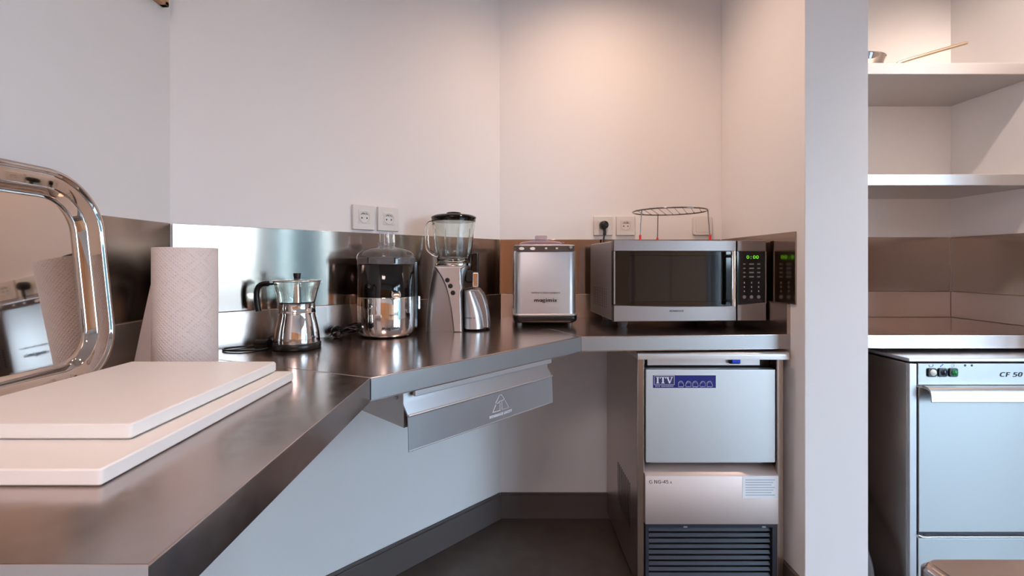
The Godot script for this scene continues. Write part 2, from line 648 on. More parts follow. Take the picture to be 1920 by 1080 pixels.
	# unseen cupboards along the rear wall, giving the steel its brown reflections
	for k in 4:
		var cb := thing("unseen_cupboard", ["unseen brown cupboard at the rear, first from the left wall", "unseen brown cupboard at the rear, second from the left wall", "unseen brown cupboard at the rear, third from the left wall", "unseen brown cupboard at the rear, fourth from the left wall"][k], "cupboard", V(XL + 0.01 + k * 0.97, 0, -2.6), PI, "unseen cupboards mirrored in the steel")
		part(cb, "body", MB.new().box(Vector3(-0.48, 0.84, 0.2), Vector3(0.955, 1.68, 0.38), 0.003), M.wood)
		for q in 2:
			var dr := part(cb, "door", MB.new().box(Vector3(-0.243 - q * 0.474, 0.84, 0.401), Vector3(0.468, 1.56, 0.02), 0.003), M.wood)
			part(dr, "knob", MB.new().lathe([Vector2(0, 0.022), Vector2(0.012, 0.020), Vector2(0.007, 0.0)], 16, Vector3(-0.43 - q * 0.10, 0.95, 0.411), Basis(Vector3.RIGHT, PI / 2)), M.satin)

func spotlight(x: float, d: float, energy: float, cone: float, aim: Vector3, label: String, tint: Color) -> void:
	var t := thing("unseen_spotlight", label, "spotlight", V(x, CEIL, d), 0.0, "unseen ceiling spotlights")
	part(t, "trim_ring", MB.new().lathe([Vector2(0.03, 0.0), Vector2(0.031, -0.006), Vector2(0.044, -0.004), Vector2(0.045, 0.0)], 32), M.satin)
	part(t, "lamp_lens", MB.new().disc(Vector3(0, -0.002, 0), 0.03, Basis(Vector3(1, 0, 0), PI)), M.lamp_lens)
	var l := SpotLight3D.new()
	l.name = "lamp"
	t.add_child(l)
	l.position = Vector3(0, -0.012, 0)
	var to := V(aim.x, aim.y, aim.z) - (t.position + l.position)
	l.basis = Basis.looking_at(to, Vector3.BACK)
	l.light_color = tint
	l.light_energy = energy
	l.light_size = 0.028
	l.spot_angle = cone
	l.spot_angle_attenuation = 1.0
	l.spot_range = 8.0
	l.spot_attenuation = 2.0
	l.shadow_enabled = true

# ---------------------------------------------------------------- steel worktops and splashbacks
func worktops() -> void:
	var t := thing("worktop", "stainless steel worktop turning from left wall to back wall", "worktop", V(-0.287, 0, 0.995))
	var xf := Transform3D(PLAN, -t.position)
	var g := 0.0006
	var left := PackedVector2Array([Vector2(XL, 0.378), Vector2(-0.287, 0.378), Vector2(-0.287, 0.995 - g), Vector2(XL, 1.2555 - g)])
	part(t, "worktop_section", MB.new().prism(left, 0.85, TOP, 0.0018, xf), M.steel)
	var diag := PackedVector2Array([Vector2(-0.287, 0.995 + g), Vector2(0.245 - g, 1.555), Vector2(-0.031 - g, DB), Vector2(XL, 1.2555 + g)])
	part(t, "worktop_section", MB.new().prism(diag, 0.85, TOP, 0.0018, xf), M.steel)
	var right := PackedVector2Array([Vector2(0.245 + g, 1.555), Vector2(XP, 1.605), Vector2(XP, DB), Vector2(-0.031 + g, DB)])
	part(t, "worktop_section", MB.new().prism(right, 0.85, TOP, 0.0018, xf), M.steel)
	for f in [[Vector2(-0.287, 0.995), Vector2(0.245, 1.555)], [Vector2(0.245, 1.555), Vector2(XP, 1.605)]]:
		var d: Vector2 = f[1] - f[0]
		var fo := part(t, "front_edge", MB.new().box(Vector3(d.length() / 2, 0.8748, 0.0006), Vector3(d.length() - 0.0015, 0.0444, 0.0012), 0.0004), M.fascia)
		fo.position = V(f[0].x, 0, f[0].y) - t.position
		fo.rotation.y = atan2(d.y, d.x)
	var k := 0.012
	part(t, "upstand", MB.new().prism(PackedVector2Array([Vector2(XL, 0.378), Vector2(XL + k, 0.378), Vector2(XL + k, 1.2555), Vector2(XL, 1.2555)]), TOP, UPS, 0.002, xf), M.brushed)
	part(t, "upstand", MB.new().prism(PackedVector2Array([Vector2(XL, 1.2555), Vector2(XL + k, 1.2505), Vector2(-0.026, DB - k), Vector2(-0.031, DB)]), TOP, UPS, 0.002, xf), M.brushed)
	part(t, "upstand", MB.new().prism(PackedVector2Array([Vector2(-0.031, DB), Vector2(-0.026, DB - k), Vector2(XP, DB - k), Vector2(XP, DB)]), TOP, UPS, 0.002, xf), M.brushed)
	part(t, "upstand", MB.new().prism(PackedVector2Array([Vector2(XP - k, 1.605), Vector2(XP, 1.605), Vector2(XP, DB - k), Vector2(XP - k, DB - k)]), TOP, UPS, 0.002, xf), M.brushed)

func sheet(called: String, label: String, a: Vector2, b: Vector2, y0: float, y1: float, th: float) -> void:
	# upright sheet on the wall line a-b (X, D); its front faces the room
	var d := (b - a)
	var o := thing(called, label, "splashback", V(a.x, y0, a.y), atan2(d.y, d.x))
	part(o, "steel_sheet", MB.new().box(Vector3(d.length() / 2, (y1 - y0) / 2, th / 2), Vector3(d.length(), y1 - y0, th), 0.001), M.splash)

func splashbacks() -> void:
	var th := 0.005
	sheet("splashback", "brushed steel splashback on left wall behind the oval-cornered tray", Vector2(XL, 0.378), Vector2(XL, 1.2505), UPS, SPL, th)
	sheet("splashback", "brushed steel splashback on diagonal wall mirroring the bright window", Vector2(XL + 0.003, 1.2585), Vector2(-0.034, 2.117), UPS, SPL, th)
	sheet("splashback", "brushed steel splashback on back wall behind the microwave", Vector2(-0.029, DB), Vector2(XP - 0.006, DB), UPS, SPL, th)
	sheet("splashback", "narrow brushed steel splashback on partition right of microwave", Vector2(XP, DB - 0.006), Vector2(XP, 1.57), UPS, SPL, th)

# ---------------------------------------------------------------- appliances
func microwave() -> void:
	var t := thing("microwave", "silver microwave oven with black glass door on steel worktop", "microwave", V(0.382, TOP, 1.69), deg_to_rad(3.5))
	t.scale = Vector3(1.037, 1.0, 1.0)
	var w := 0.546
	part(t, "casing", MB.new().box(Vector3(w / 2, 0.177, -0.19), Vector3(w - 0.004, 0.290, 0.335), 0.004), M.silver_paint)
	# door: top strip, bottom strip with curved upper edge, black glass
	var xd := 0.437
	var top := PackedVector2Array([Vector2(0, 0.2835), Vector2(xd, 0.2835), Vector2(xd, 0.3245), Vector2(0, 0.3245)])
	var dr := part(t, "door", MB.new().prism(top, -0.022, 0.004, 0.003), M.oven_silver)
	var low := PackedVector2Array([Vector2(0, 0.031), Vector2(xd, 0.031)])
	for i in 17:
		var u := 1.0 - i / 16.0
		low.append(Vector2(u * xd, 0.0955 - 0.010 * sin(PI * (0.15 + u * 0.55))))
	part(dr, "lower_strip", MB.new().prism(low, -0.022, 0.004, 0.003), M.oven_silver)
	part(dr, "side_strip", MB.new().box(Vector3(0.003, 0.189, -0.009), Vector3(0.006, 0.19, 0.026), 0.001), M.oven_silver)
	part(dr, "glass_panel", MB.new().box(Vector3(xd / 2, 0.185, -0.012), Vector3(xd, 0.205, 0.024), 0.001), M.black_gloss)
	part(dr, "window_screen", MB.new().box(Vector3(0.213, 0.185, -0.0005), Vector3(0.318, 0.166, 0.003), 0.001), M.screen if M.has("screen") else M.black_gloss)
	var hd := part(t, "handle", MB.new().tube([Vector3(0.410, 0.088, 0.034), Vector3(0.410, 0.284, 0.034)], 0.0085, 20), M.chrome)
	for y in [0.105, 0.267]:
		part(hd, "mount", MB.new().tube([Vector3(0.410, y, -0.001), Vector3(0.410, y, 0.034)], 0.006, 12), M.chrome)
	var bl := lettering(t, "brand_lettering", "KENWOOD", 0.0062, Vector3(0.222, 0.069, 0.0042), M.print, 1.15, true)
	bl.set_meta("label", "small dark brand lettering")
	# control side
	var x0 := xd + 0.003
	var cx := (x0 + w) / 2
	var ct := part(t, "control_panel", MB.new().box(Vector3(cx, 0.304, -0.009), Vector3(w - x0, 0.041, 0.026), 0.003), M.oven_silver)
	var lo2 := PackedVector2Array([Vector2(x0, 0.031), Vector2(w, 0.031), Vector2(w, 0.098), Vector2(x0 + 0.05, 0.093), Vector2(x0, 0.0905)])
	part(ct, "lower_strip", MB.new().prism(lo2, -0.022, 0.004, 0.003), M.oven_silver)
	part(ct, "edge_strip", MB.new().box(Vector3(w - 0.002, 0.19, -0.009), Vector3(0.005, 0.19, 0.026), 0.001), M.oven_silver)
	part(ct, "keypad_glass", MB.new().box(Vector3(cx - 0.002, 0.188, -0.011), Vector3(w - x0 - 0.004, 0.20, 0.024), 0.001), M.black_gloss)
	lettering(ct, "display_digits", "0:00", 0.0115, Vector3(cx + 0.004, 0.263, 0.0012), M.digits, 1.2, true, "Droid Sans Mono")
	for r in 4:
		for c in 3:
			part(ct, "key", MB.new().box(Vector3(cx - 0.026 + c * 0.026, 0.238 - r * 0.0155, 0.0012), Vector3([0.008, 0.017, 0.011][c], 0.0045, 0.0008), 0.0003), M.print_grey)
	for r in 3:
		for c in 3:
			part(ct, "key", MB.new().box(Vector3(cx - 0.026 + c * 0.026, 0.170 - r * 0.0155, 0.0012), Vector3(0.0035, 0.006, 0.0008), 0.0003), M.print_pale)
	for c in 3:
		part(ct, "key", MB.new().lathe([Vector2(0, 0.0006), Vector2(0.0062, 0.0004), Vector2(0.0064, 0)], 16, Vector3(cx - 0.026 + c * 0.026, 0.118, 0.001), Basis(Vector3.RIGHT, PI / 2)), M.print_grey)
	# perforations low on the left side
	var holes := MB.new()
	for r in 8:
		for c in 8:
			holes.disc(Vector3(0.0015, 0.075 + r * 0.0095, -0.10 - c * 0.027), 0.0036, Basis(Vector3(0, 0, 1), PI / 2), 8)
	part(t, "vent_holes", holes, M.black).set_meta("kind", "stuff")
	for x in [0.065, w - 0.075]:
		for z in [-0.11, -0.33]:
			part(t, "foot", MB.new().lathe([Vector2(0, 0), Vector2(0.014, 0), Vector2(0.017, 0.006), Vector2(0.024, 0.033)], 20, Vector3(x, 0, z)), M.hose)

func ice_maker() -> void:
	var t := thing("ice_maker", "stainless steel undercounter ice machine with dark louvred grille", "ice maker", V(0.443, 0, 1.60))
	var w := 0.497
	var f := func(c): return (c - 180.0) / 1298.0
	var y := func(c): return 0.9124 - c / 1298.0
	part(t, "side_panel", MB.new().box(Vector3(0.0125, 0.43, -0.245), Vector3(0.025, 0.78, 0.49), 0.004), M.brushed)
	part(t, "side_panel", MB.new().box(Vector3(w - 0.0125, 0.43, -0.245), Vector3(0.025, 0.78, 0.49), 0.004), M.brushed)
	part(t, "back_panel", MB.new().box(Vector3(w / 2, 0.43, -0.47), Vector3(w - 0.05, 0.78, 0.02), 0.002), M.brushed)
	part(t, "inner_case", MB.new().box(Vector3(w / 2, 0.44, -0.25), Vector3(w - 0.05, 0.755, 0.41), 0.002), M.black)
	# lid with a rolled front lip
	var lid := PackedVector2Array()
	for a in 9:
		lid.append(Vector2(0.014 + 0.010 * sin(PI / 2 * a / 8.0), 0.833 + 0.010 * cos(PI / 2 * a / 8.0)))
	lid.append(Vector2(0.024, 0.819)); lid.append(Vector2(0.002, 0.819)); lid.append(Vector2(-0.49, 0.819)); lid.append(Vector2(-0.49, 0.843))
	part(t, "lid", MB.new().prism(lid, -0.006, w + 0.006, 0.002, Transform3D(Basis(Vector3(0, 0, 1), Vector3(0, 1, 0), Vector3(-1, 0, 0)), Vector3(w, 0, 0)), true), M.satin)
	part(t, "control_strip", MB.new().box(Vector3((f.call(235) + f.call(740)) / 2, y.call(144), -0.034), Vector3(0.39, 0.028, 0.01), 0.002), M.satin)
	var sw := part(t, "switch", MB.new().box(Vector3(f.call(621), y.call(134), -0.022), Vector3(0.037, 0.026, 0.014), 0.002), M.black)
	part(sw, "rocker", MB.new().box(Vector3(f.call(621), y.call(134), -0.013), Vector3(0.028, 0.019, 0.008), 0.002), M.switch_blue)
	var dr := part(t, "door", MB.new().box(Vector3((f.call(215) + f.call(785)) / 2, 0.6245, -0.008), Vector3(0.439, 0.3165, 0.026), 0.003), M.ice_steel)
	part(dr, "lower_lip", MB.new().box(Vector3(0.238, 0.4615, -0.022), Vector3(0.385, 0.007, 0.02), 0.002), M.satin)
	# sticker
	var zs := 0.0052
	var stk := part(t, "sticker", MB.new().box(Vector3(0.1575, 0.741, zs), Vector3(0.212, 0.0425, 0.0008), 0.0002), M.sticker_blue)
	part(stk, "logo_plate", MB.new().box(Vector3(0.0895, 0.7455, zs + 0.0005), Vector3(0.068, 0.0285, 0.0006), 0.0002), M.sticker_violet)
	for e in [[0.0895, 0.7605, 0.068, 0.0012], [0.0895, 0.7308, 0.068, 0.0012], [0.0558, 0.7455, 0.0012, 0.029], [0.1232, 0.7455, 0.0012, 0.029]]:
		part(stk, "logo_border", MB.new().box(Vector3(e[0], e[1], zs + 0.0006), Vector3(e[2], e[3], 0.0008), 0.0002), M.print_white)
	lettering(stk, "logo_lettering", "ITV", 0.0215, Vector3(0.0895, 0.7455, zs + 0.0010), M.print_white, 1.12, true, "Droid Serif")
	lettering(stk, "small_lettering", "ICE MAKERS", 0.0045, Vector3(0.0895, 0.7255, zs + 0.0006), M.print_pale, 1.7, true)
	for i in 5:
		cube_mark(stk, Vector3(0.146 + i * 0.0242, 0.7235, zs + 0.0006), i % 2 == 1)
	# lower panel with a sloping top
	var lp := PackedVector2Array([Vector2(-0.02, 0.262), Vector2(0.010, 0.262), Vector2(0.010, 0.4215), Vector2(0.008, 0.4245), Vector2(-0.035, 0.457), Vector2(-0.045, 0.457), Vector2(-0.045, 0.262)])
	part(t, "lower_panel", MB.new().prism(lp, 0.0235, w - 0.0235, 0.0015, Transform3D(Basis(Vector3(0, 0, 1), Vector3(0, 1, 0), Vector3(-1, 0, 0)), Vector3(w, 0, 0)), true), M.panel_steel)
	lettering(t, "model_lettering", "G NG-45", 0.0115, Vector3(0.0695, 0.4045, 0.0102), M.print, 1.1)
	lettering(t, "model_lettering", "A", 0.008, Vector3(0.1105, 0.4025, 0.0102), M.print, 1.1)
	var nl := part(t, "notice_label", MB.new().box(Vector3(0.4105, 0.386, 0.0105), Vector3(0.119, 0.073, 0.0008), 0.0002), M.label_paper)
	for r in 7:
		part(nl, "print_line", MB.new().box(Vector3(0.4105 - 0.003 * (r % 3), 0.4115 - r * 0.0085, 0.0110), Vector3(0.10 - 0.006 * (r % 3), 0.003, 0.0004), 0.0001), M.print_pale)
	# grille
	var gr := part(t, "grille_frame", MB.new().box(Vector3(w / 2, 0.2535, -0.004), Vector3(w - 0.052, 0.011, 0.02), 0.001), M.slat)
	part(gr, "frame_side", MB.new().box(Vector3(0.0315, 0.145, -0.004), Vector3(0.011, 0.21, 0.02), 0.001), M.slat)
	part(gr, "frame_side", MB.new().box(Vector3(w - 0.0345, 0.145, -0.004), Vector3(0.017, 0.21, 0.02), 0.001), M.slat)
	for i in 11:
		part(gr, "slat", MB.new().box(Vector3(w / 2 - 0.004, 0.237 - i * 0.0192, -0.004), Vector3(w - 0.084, 0.0028, 0.0120), 0.001, Basis(Vector3.RIGHT, deg_to_rad(58))), M.slat)
	for x in [0.16, 0.425]:
		part(gr, "clip", MB.new().box(Vector3(x, 0.251, 0.007), Vector3(0.014, 0.004, 0.004), 0.001), M.satin)
	# slits in the left side
	for i in 9:
		part(t, "side_slit", MB.new().box(Vector3(-0.0002, 0.27, -0.10 - i * 0.022), Vector3(0.0012, 0.16, 0.006), 0.0003), M.black)
	for x in [0.05, w - 0.05]:
		for z in [-0.05, -0.43]:
			part(t, "foot", MB.new().lathe([Vector2(0, 0), Vector2(0.018, 0), Vector2(0.02, 0.008), Vector2(0.012, 0.012), Vector2(0.012, 0.045)], 16, Vector3(x, 0, z)), M.black)

func cube_mark(parent: Node3D, at: Vector3, mirror: bool) -> void:
	# outline of a rounded ice cube
	var s := -1.0 if mirror else 1.0
	var pts := []
	for q in [Vector2(-0.009, 0.0), Vector2(-0.009, 0.013), Vector2(-0.005, 0.0185), Vector2(0.003, 0.019), Vector2(0.007, 0.013), Vector2(0.0095, 0.003), Vector2(0.006, 0.0), Vector2(-0.003, 0.001)]:
		pts.append(at + Vector3(q.x * s, q.y, 0))
	part(parent, "ice_cube_mark", MB.new().tube(pts, 0.0019, 6, true, 0.3).tube([at + Vector3(-0.007 * s, 0.0135, 0), at + Vector3(0.001 * s, 0.0145, 0), at + Vector3(0.0055 * s, 0.012, 0)], 0.0009, 6, false, 0.4), M.print_white)

func ice_cream_maker() -> void:
	var t := thing("ice_cream_maker", "brushed steel ice cream maker with clear lilac lid beside microwave", "ice cream maker", V(0.148, TOP, 1.80))
	var rings := []
	var ring := func(w, dz, r, yy):
		var out := PackedVector3Array()
		for p in rrect(w, dz, r, 5): out.append(Vector3(p.x, yy, -0.13 - p.y))
		return out
	# black base
	for a in [[0.226, 0.012], [0.244, 0.020], [0.2475, 0.030], [0.2475, 0.036], [0.244, 0.040]]:
		rings.append(ring.call(a[0], a[0] + 0.01, 0.025, a[1]))
	part(t, "base", MB.new().loft(rings), M.black)
	rings = []
	for a in [[0.246, 0.040], [0.249, 0.042], [0.249, 0.045], [0.246, 0.047]]:
		rings.append(ring.call(a[0], a[0] + 0.01, 0.024, a[1]))
	part(t, "trim_band", MB.new().loft(rings), M.satin)
	rings = []
	for a in [[0.238, 0.047], [0.238, 0.284], [0.235, 0.288]]:
		rings.append(ring.call(a[0], a[0] + 0.012, 0.028, a[1]))
	part(t, "body", MB.new().loft(rings), M.silver_front)
	# control strip leaning back under a steel rim
	var cs := PackedVector2Array([Vector2(-0.03, 0.286), Vector2(0.001, 0.286), Vector2(-0.008, 0.307), Vector2(-0.03, 0.307)])
	var strip := part(t, "control_strip", MB.new().prism(cs, 0.008, 0.230, 0.002, Transform3D(Basis(Vector3(0, 0, 1), Vector3(0, 1, 0), Vector3(-1, 0, 0)), Vector3(0.119, 0, 0)), true), M.brown_strip)
	var tilt := Basis(Vector3.RIGHT, PI / 2 - 0.4)
	for i in 2:
		part(strip, "oval_button", MB.new().lathe([Vector2(0, 0.003), Vector2(0.0095, 0.002), Vector2(0.0105, 0)], 20, Vector3(-0.091 + i * 0.042, 0.2965, -0.0035), Basis(tilt.x, tilt.y, tilt.z * 0.62)), M.white_plastic)
	for i in 2:
		part(strip, "square_button", MB.new().box(Vector3(0.0025 + i * 0.041, 0.2975, -0.0035), Vector3(0.009, 0.007, 0.003), 0.001), M.white_plastic)
	part(strip, "dial", MB.new().lathe([Vector2(0, 0.012), Vector2(0.006, 0.012), Vector2(0.008, 0)], 20, Vector3(0.096, 0.297, -0.004), tilt), M.chrome)
	rings = []
	for a in [[0.232, 0.306], [0.236, 0.309], [0.232, 0.312]]:
		rings.append(ring.call(a[0], a[0] + 0.004, 0.026, a[1]))
	part(t, "top_rim", MB.new().loft(rings), M.satin)
	var yl := 0.312
	var ld := part(t, "lid", MB.new().lathe([Vector2(0.001, yl + 0.020), Vector2(0.05, yl + 0.019), Vector2(0.078, yl + 0.015), Vector2(0.088, yl + 0.009), Vector2(0.09, yl + 0.0005)], 48, Vector3(-0.008, 0, -0.13), Basis.IDENTITY, 0.6, -1.0), M.clear_purple)
	part(ld, "knob", MB.new().box(Vector3(-0.008, yl + 0.031, -0.13), Vector3(0.05, 0.022, 0.022), 0.004), M.clear_purple)
	part(ld, "hinge_tab", MB.new().box(Vector3(0.072, yl + 0.008, -0.115), Vector3(0.03, 0.012, 0.02), 0.003), M.clear_purple)
	for x in [-0.098, 0.098]:
		for z in [-0.03, -0.23]:
			part(t, "foot", MB.new().lathe([Vector2(0, 0), Vector2(0.009, 0), Vector2(0.010, 0.013)], 14, Vector3(x, 0, z)), M.hose)
	round_a(lettering(t, "brand_lettering", "mogimix", 0.0125, Vector3(0.0, 0.0995, 0.0002), M.print, 1.22, true))
	lettering(t, "small_lettering", "Turbine à Glace Compacte", 0.0058, Vector3(0.0, 0.1285, 0.0002), M.print, 1.1, false, "Droid Serif")

func blender() -> void:
	var t := thing("blender", "silver countertop blender with glass jug and black tap lever", "blender", V(-0.194, TOP, 1.73))
	var q := func(cx, cy): return Vector2((cx - 785.0) / 1906.0, 0.4824 - cy / 1906.0)
	var rings := []
	for a in [[605, 858, 925, 0.075], [606, 857, 860, 0.075], [612, 855, 780, 0.073], [620, 854, 700, 0.070], [630, 858, 620, 0.066], [640, 872, 550, 0.062], [648, 890, 500, 0.060], [655, 898, 478, 0.058]]:
		var l: Vector2 = q.call(a[0], a[2])
		var r: Vector2 = q.call(a[1], a[2])
		var ring := PackedVector3Array()
		for p in rrect(r.x - l.x, a[3] * 2, 0.028, 5): ring.append(Vector3((l.x + r.x) / 2 + p.x, l.y, -p.y))
		rings.append(ring)
	part(t, "motor_housing", MB.new().loft(rings), M.silver_dark)
	# front shield with the buttons
	var sh := PackedVector2Array()
	for c in [[668, 478], [690, 510], [722, 560], [748, 620], [768, 690], [782, 770], [792, 850], [800, 922], [858, 922], [853, 780], [850, 650], [860, 628], [852, 590], [850, 500], [880, 480]]:
		sh.append(q.call(c[0], c[1]))
	var shp := part(t, "front_shield", MB.new().prism(sh, 0.045, 0.081, 0.006), M.satin)
	for c in [[760, 573], [780, 612], [797, 657]]:
		var p: Vector2 = q.call(c[0], c[1])
		part(shp, "button", MB.new().lathe([Vector2(0, 0.005), Vector2(0.0065, 0.0045), Vector2(0.0085, 0.001), Vector2(0.0085, 0)], 20, Vector3(p.x, p.y, 0.0805), Basis(Vector3.RIGHT, PI / 2)), M.black)
	# rounded drip housing on the right
	var bk := PackedVector2Array()
	for c in [[856, 912], [856, 640], [920, 628], [965, 636], [995, 670], [1017, 730], [1030, 800], [1038, 870], [1036, 912]]:
		bk.append(q.call(c[0], c[1]))
	var drip := part(t, "side_housing", MB.new().prism(bk, -0.045, 0.035, 0.010), M.silver_dark)
	var rg := []
	for k in 10:
		var cy := 648.0 + (905.0 - 648.0) * k / 9.0
		var wr := 930.0 + 70.0 * sin(PI / 2 * k / 9.0)
		var l: Vector2 = q.call(862, cy)
		var r: Vector2 = q.call(wr, cy)
		var ring := PackedVector3Array()
		for i in 15:
			var a := PI * (1.0 - i / 14.0)
			ring.append(Vector3((l.x + r.x) / 2 + cos(a) * (r.x - l.x) / 2, l.y, 0.03 + sin(a) * 0.034))
		ring.append(Vector3(r.x, l.y, 0.0)); ring.append(Vector3(l.x, l.y, 0.0))
		rg.append(ring)
	part(drip, "polished_front", MB.new().loft(rg, true, true, -1.0), M.satin)
	lettering(t, "brand_lettering", "KENWOOD", 0.004, Vector3(0.0640, 0.047, 0.0635), M.print, 1.1, true)
	part(t, "base_foot", MB.new().box(Vector3(-0.028, 0.003, 0), Vector3(0.10, 0.006, 0.11), 0.002), M.black)
	part(t, "base_foot", MB.new().box(Vector3(0.085, 0.004, 0), Vector3(0.07, 0.008, 0.07), 0.002), M.black)
	# collar and glass jug
	part(t, "collar", MB.new().lathe([Vector2(0.05, 0.228), Vector2(0.064, 0.228), Vector2(0.067, 0.234), Vector2(0.066, 0.240), Vector2(0.058, 0.243), Vector2(0.02, 0.243)], 40, Vector3(0, 0, 0)), M.chrome)
	var outer := [Vector2(0.0, 0.2425), Vector2(0.054, 0.2425), Vector2(0.0585, 0.246), Vector2(0.0605, 0.254), Vector2(0.0665, 0.29), Vector2(0.0735, 0.345), Vector2(0.0785, 0.385), Vector2(0.0805, 0.392)]
	var inner := [Vector2(0.0775, 0.392), Vector2(0.0755, 0.385), Vector2(0.0705, 0.345), Vector2(0.0635, 0.29), Vector2(0.0565, 0.258), Vector2(0.05, 0.251), Vector2(0.0, 0.250)]
	var jug := part(t, "jug", MB.new().lathe(outer + inner, 64), M.glass)
	part(jug, "jug_handle", MB.new().tube(smooth([Vector3(-0.066, 0.388, 0.028), Vector3(-0.084, 0.385, 0.032), Vector3(-0.093, 0.365, 0.034), Vector3(-0.092, 0.325, 0.034), Vector3(-0.088, 0.292, 0.034), Vector3(-0.070, 0.275, 0.034), Vector3(-0.050, 0.268, 0.034)], 6), 0.0075, 14), M.glass)
	for a in [1.9, 1.25, 0.55, 2.6]:
		var e := Vector3(cos(a), 0, sin(a))
		part(jug, "glass_rib", MB.new().tube([e * 0.0625 + Vector3(0, 0.268, 0), e * 0.0695 + Vector3(0, 0.33, 0), e * 0.0735 + Vector3(0, 0.365, 0)], 0.003, 8), M.glass)
	var ld := part(t, "lid", MB.new().lathe([Vector2(0.0, 0.420), Vector2(0.04, 0.419), Vector2(0.070, 0.416), Vector2(0.081, 0.411), Vector2(0.083, 0.407), Vector2(0.081, 0.404), Vector2(0.080, 0.3925), Vector2(0.0, 0.3925)], 48, Vector3.ZERO, Basis.IDENTITY, 0.6, -1.0), M.black_smoke)
	part(ld, "cap", MB.new().lathe([Vector2(0.0, 0.4275), Vector2(0.024, 0.427), Vector2(0.027, 0.424), Vector2(0.027, 0.4185)], 32, Vector3.ZERO, Basis.IDENTITY, 0.6, -1.0), M.black_smoke)
	# tap
	var tp := part(t, "tap_body", MB.new().box(Vector3(0.062, 0.196, 0.02), Vector3(0.04, 0.05, 0.05), 0.010), M.black)
	part(tp, "tap_lever", MB.new().box(Vector3(0.080, 0.244, 0.035), Vector3(0.027, 0.078, 0.02), 0.007, Basis(Vector3(0, 0, 1), -0.02)), M.black_gloss)
	part(tp, "tap_spout", MB.new().box(Vector3(0.082, 0.182, 0.035), Vector3(0.024, 0.055, 0.022), 0.005), M.chrome)

func juicer() -> void:
	var t := thing("juice_extractor", "round juice extractor with polished steel base and black drum", "juicer", V(-0.404, TOP, 1.585))
	part(t, "steel_base", MB.new().lathe([Vector2(0, 0.0015), Vector2(0.080, 0.0015), Vector2(0.086, 0.005), Vector2(0.0915, 0.014), Vector2(0.0945, 0.032), Vector2(0.0955, 0.06), Vector2(0.0955, 0.128), Vector2(0.0945, 0.131), Vector2(0.0, 0.131)], 64), M.chrome)
	part(t, "drum", MB.new().lathe([Vector2(0.0, 0.131), Vector2(0.0950, 0.131), Vector2(0.0950, 0.235), Vector2(0.0925, 0.237), Vector2(0.0, 0.237)], 64), M.black_gloss)
	var ld := part(t, "lid", MB.new().lathe([Vector2(0.0962, 0.237), Vector2(0.0965, 0.262), Vector2(0.093, 0.272), Vector2(0.083, 0.281), Vector2(0.064, 0.289), Vector2(0.042, 0.294), Vector2(0.030, 0.296), Vector2(0.027, 0.300), Vector2(0.027, 0.310)], 64), M.clear_dark)
	part(ld, "lid_seal", MB.new().lathe([Vector2(0.0935, 0.239), Vector2(0.0935, 0.258), Vector2(0.090, 0.260), Vector2(0.02, 0.262)], 64), M.hose)
	part(ld, "feed_tube", MB.new().lathe([Vector2(0.022, 0.290), Vector2(0.022, 0.340), Vector2(0.0235, 0.343), Vector2(0.0205, 0.343), Vector2(0.0205, 0.290)], 32), M.clear)
	for a in [1.95, 1.05]:
		part(ld, "clip", MB.new().box(Vector3(cos(a) * 0.0965, 0.250, sin(a) * 0.0965), Vector3(0.004, 0.02, 0.004), 0.001), M.black)
	# pouring spout with its drip stop, right of centre
	var sp := Basis(Vector3.UP, deg_to_rad(29))
	var spt := part(t, "spout", MB.new().tube([sp * Vector3(0, 0.146, 0.088), sp * Vector3(0, 0.144, 0.112), sp * Vector3(0, 0.138, 0.120)], 0.010, 16), M.chrome)
	part(spt, "drip_ring", MB.new().tube(smooth([sp * Vector3(-0.010, 0.150, 0.112), sp * Vector3(-0.012, 0.138, 0.118), sp * Vector3(0, 0.131, 0.122), sp * Vector3(0.013, 0.138, 0.118), sp * Vector3(0.011, 0.152, 0.110)], 5), 0.0022, 8), M.satin)
	# upright spine and latch at the back right
	var s2 := Basis(Vector3.UP, deg_to_rad(118))
	var sn := part(t, "spine", MB.new().box(s2 * Vector3(0, 0.135, 0.093), Vector3(0.034, 0.235, 0.030), 0.008, s2), M.black_gloss)
	part(sn, "latch", MB.new().box(s2 * Vector3(0, 0.105, 0.110), Vector3(0.024, 0.05, 0.014), 0.005, s2), M.chrome)
	var sb := Basis(Vector3.UP, deg_to_rad(23))
	var lt := lettering(t, "brand_lettering", "mogimix", 0.0085, sb * Vector3(0, 0.034, 0.0955), M.print, 1.2, true)
	round_a(lt)
	lt.basis = sb * Basis.from_scale(Vector3(1.2, 1, 1))

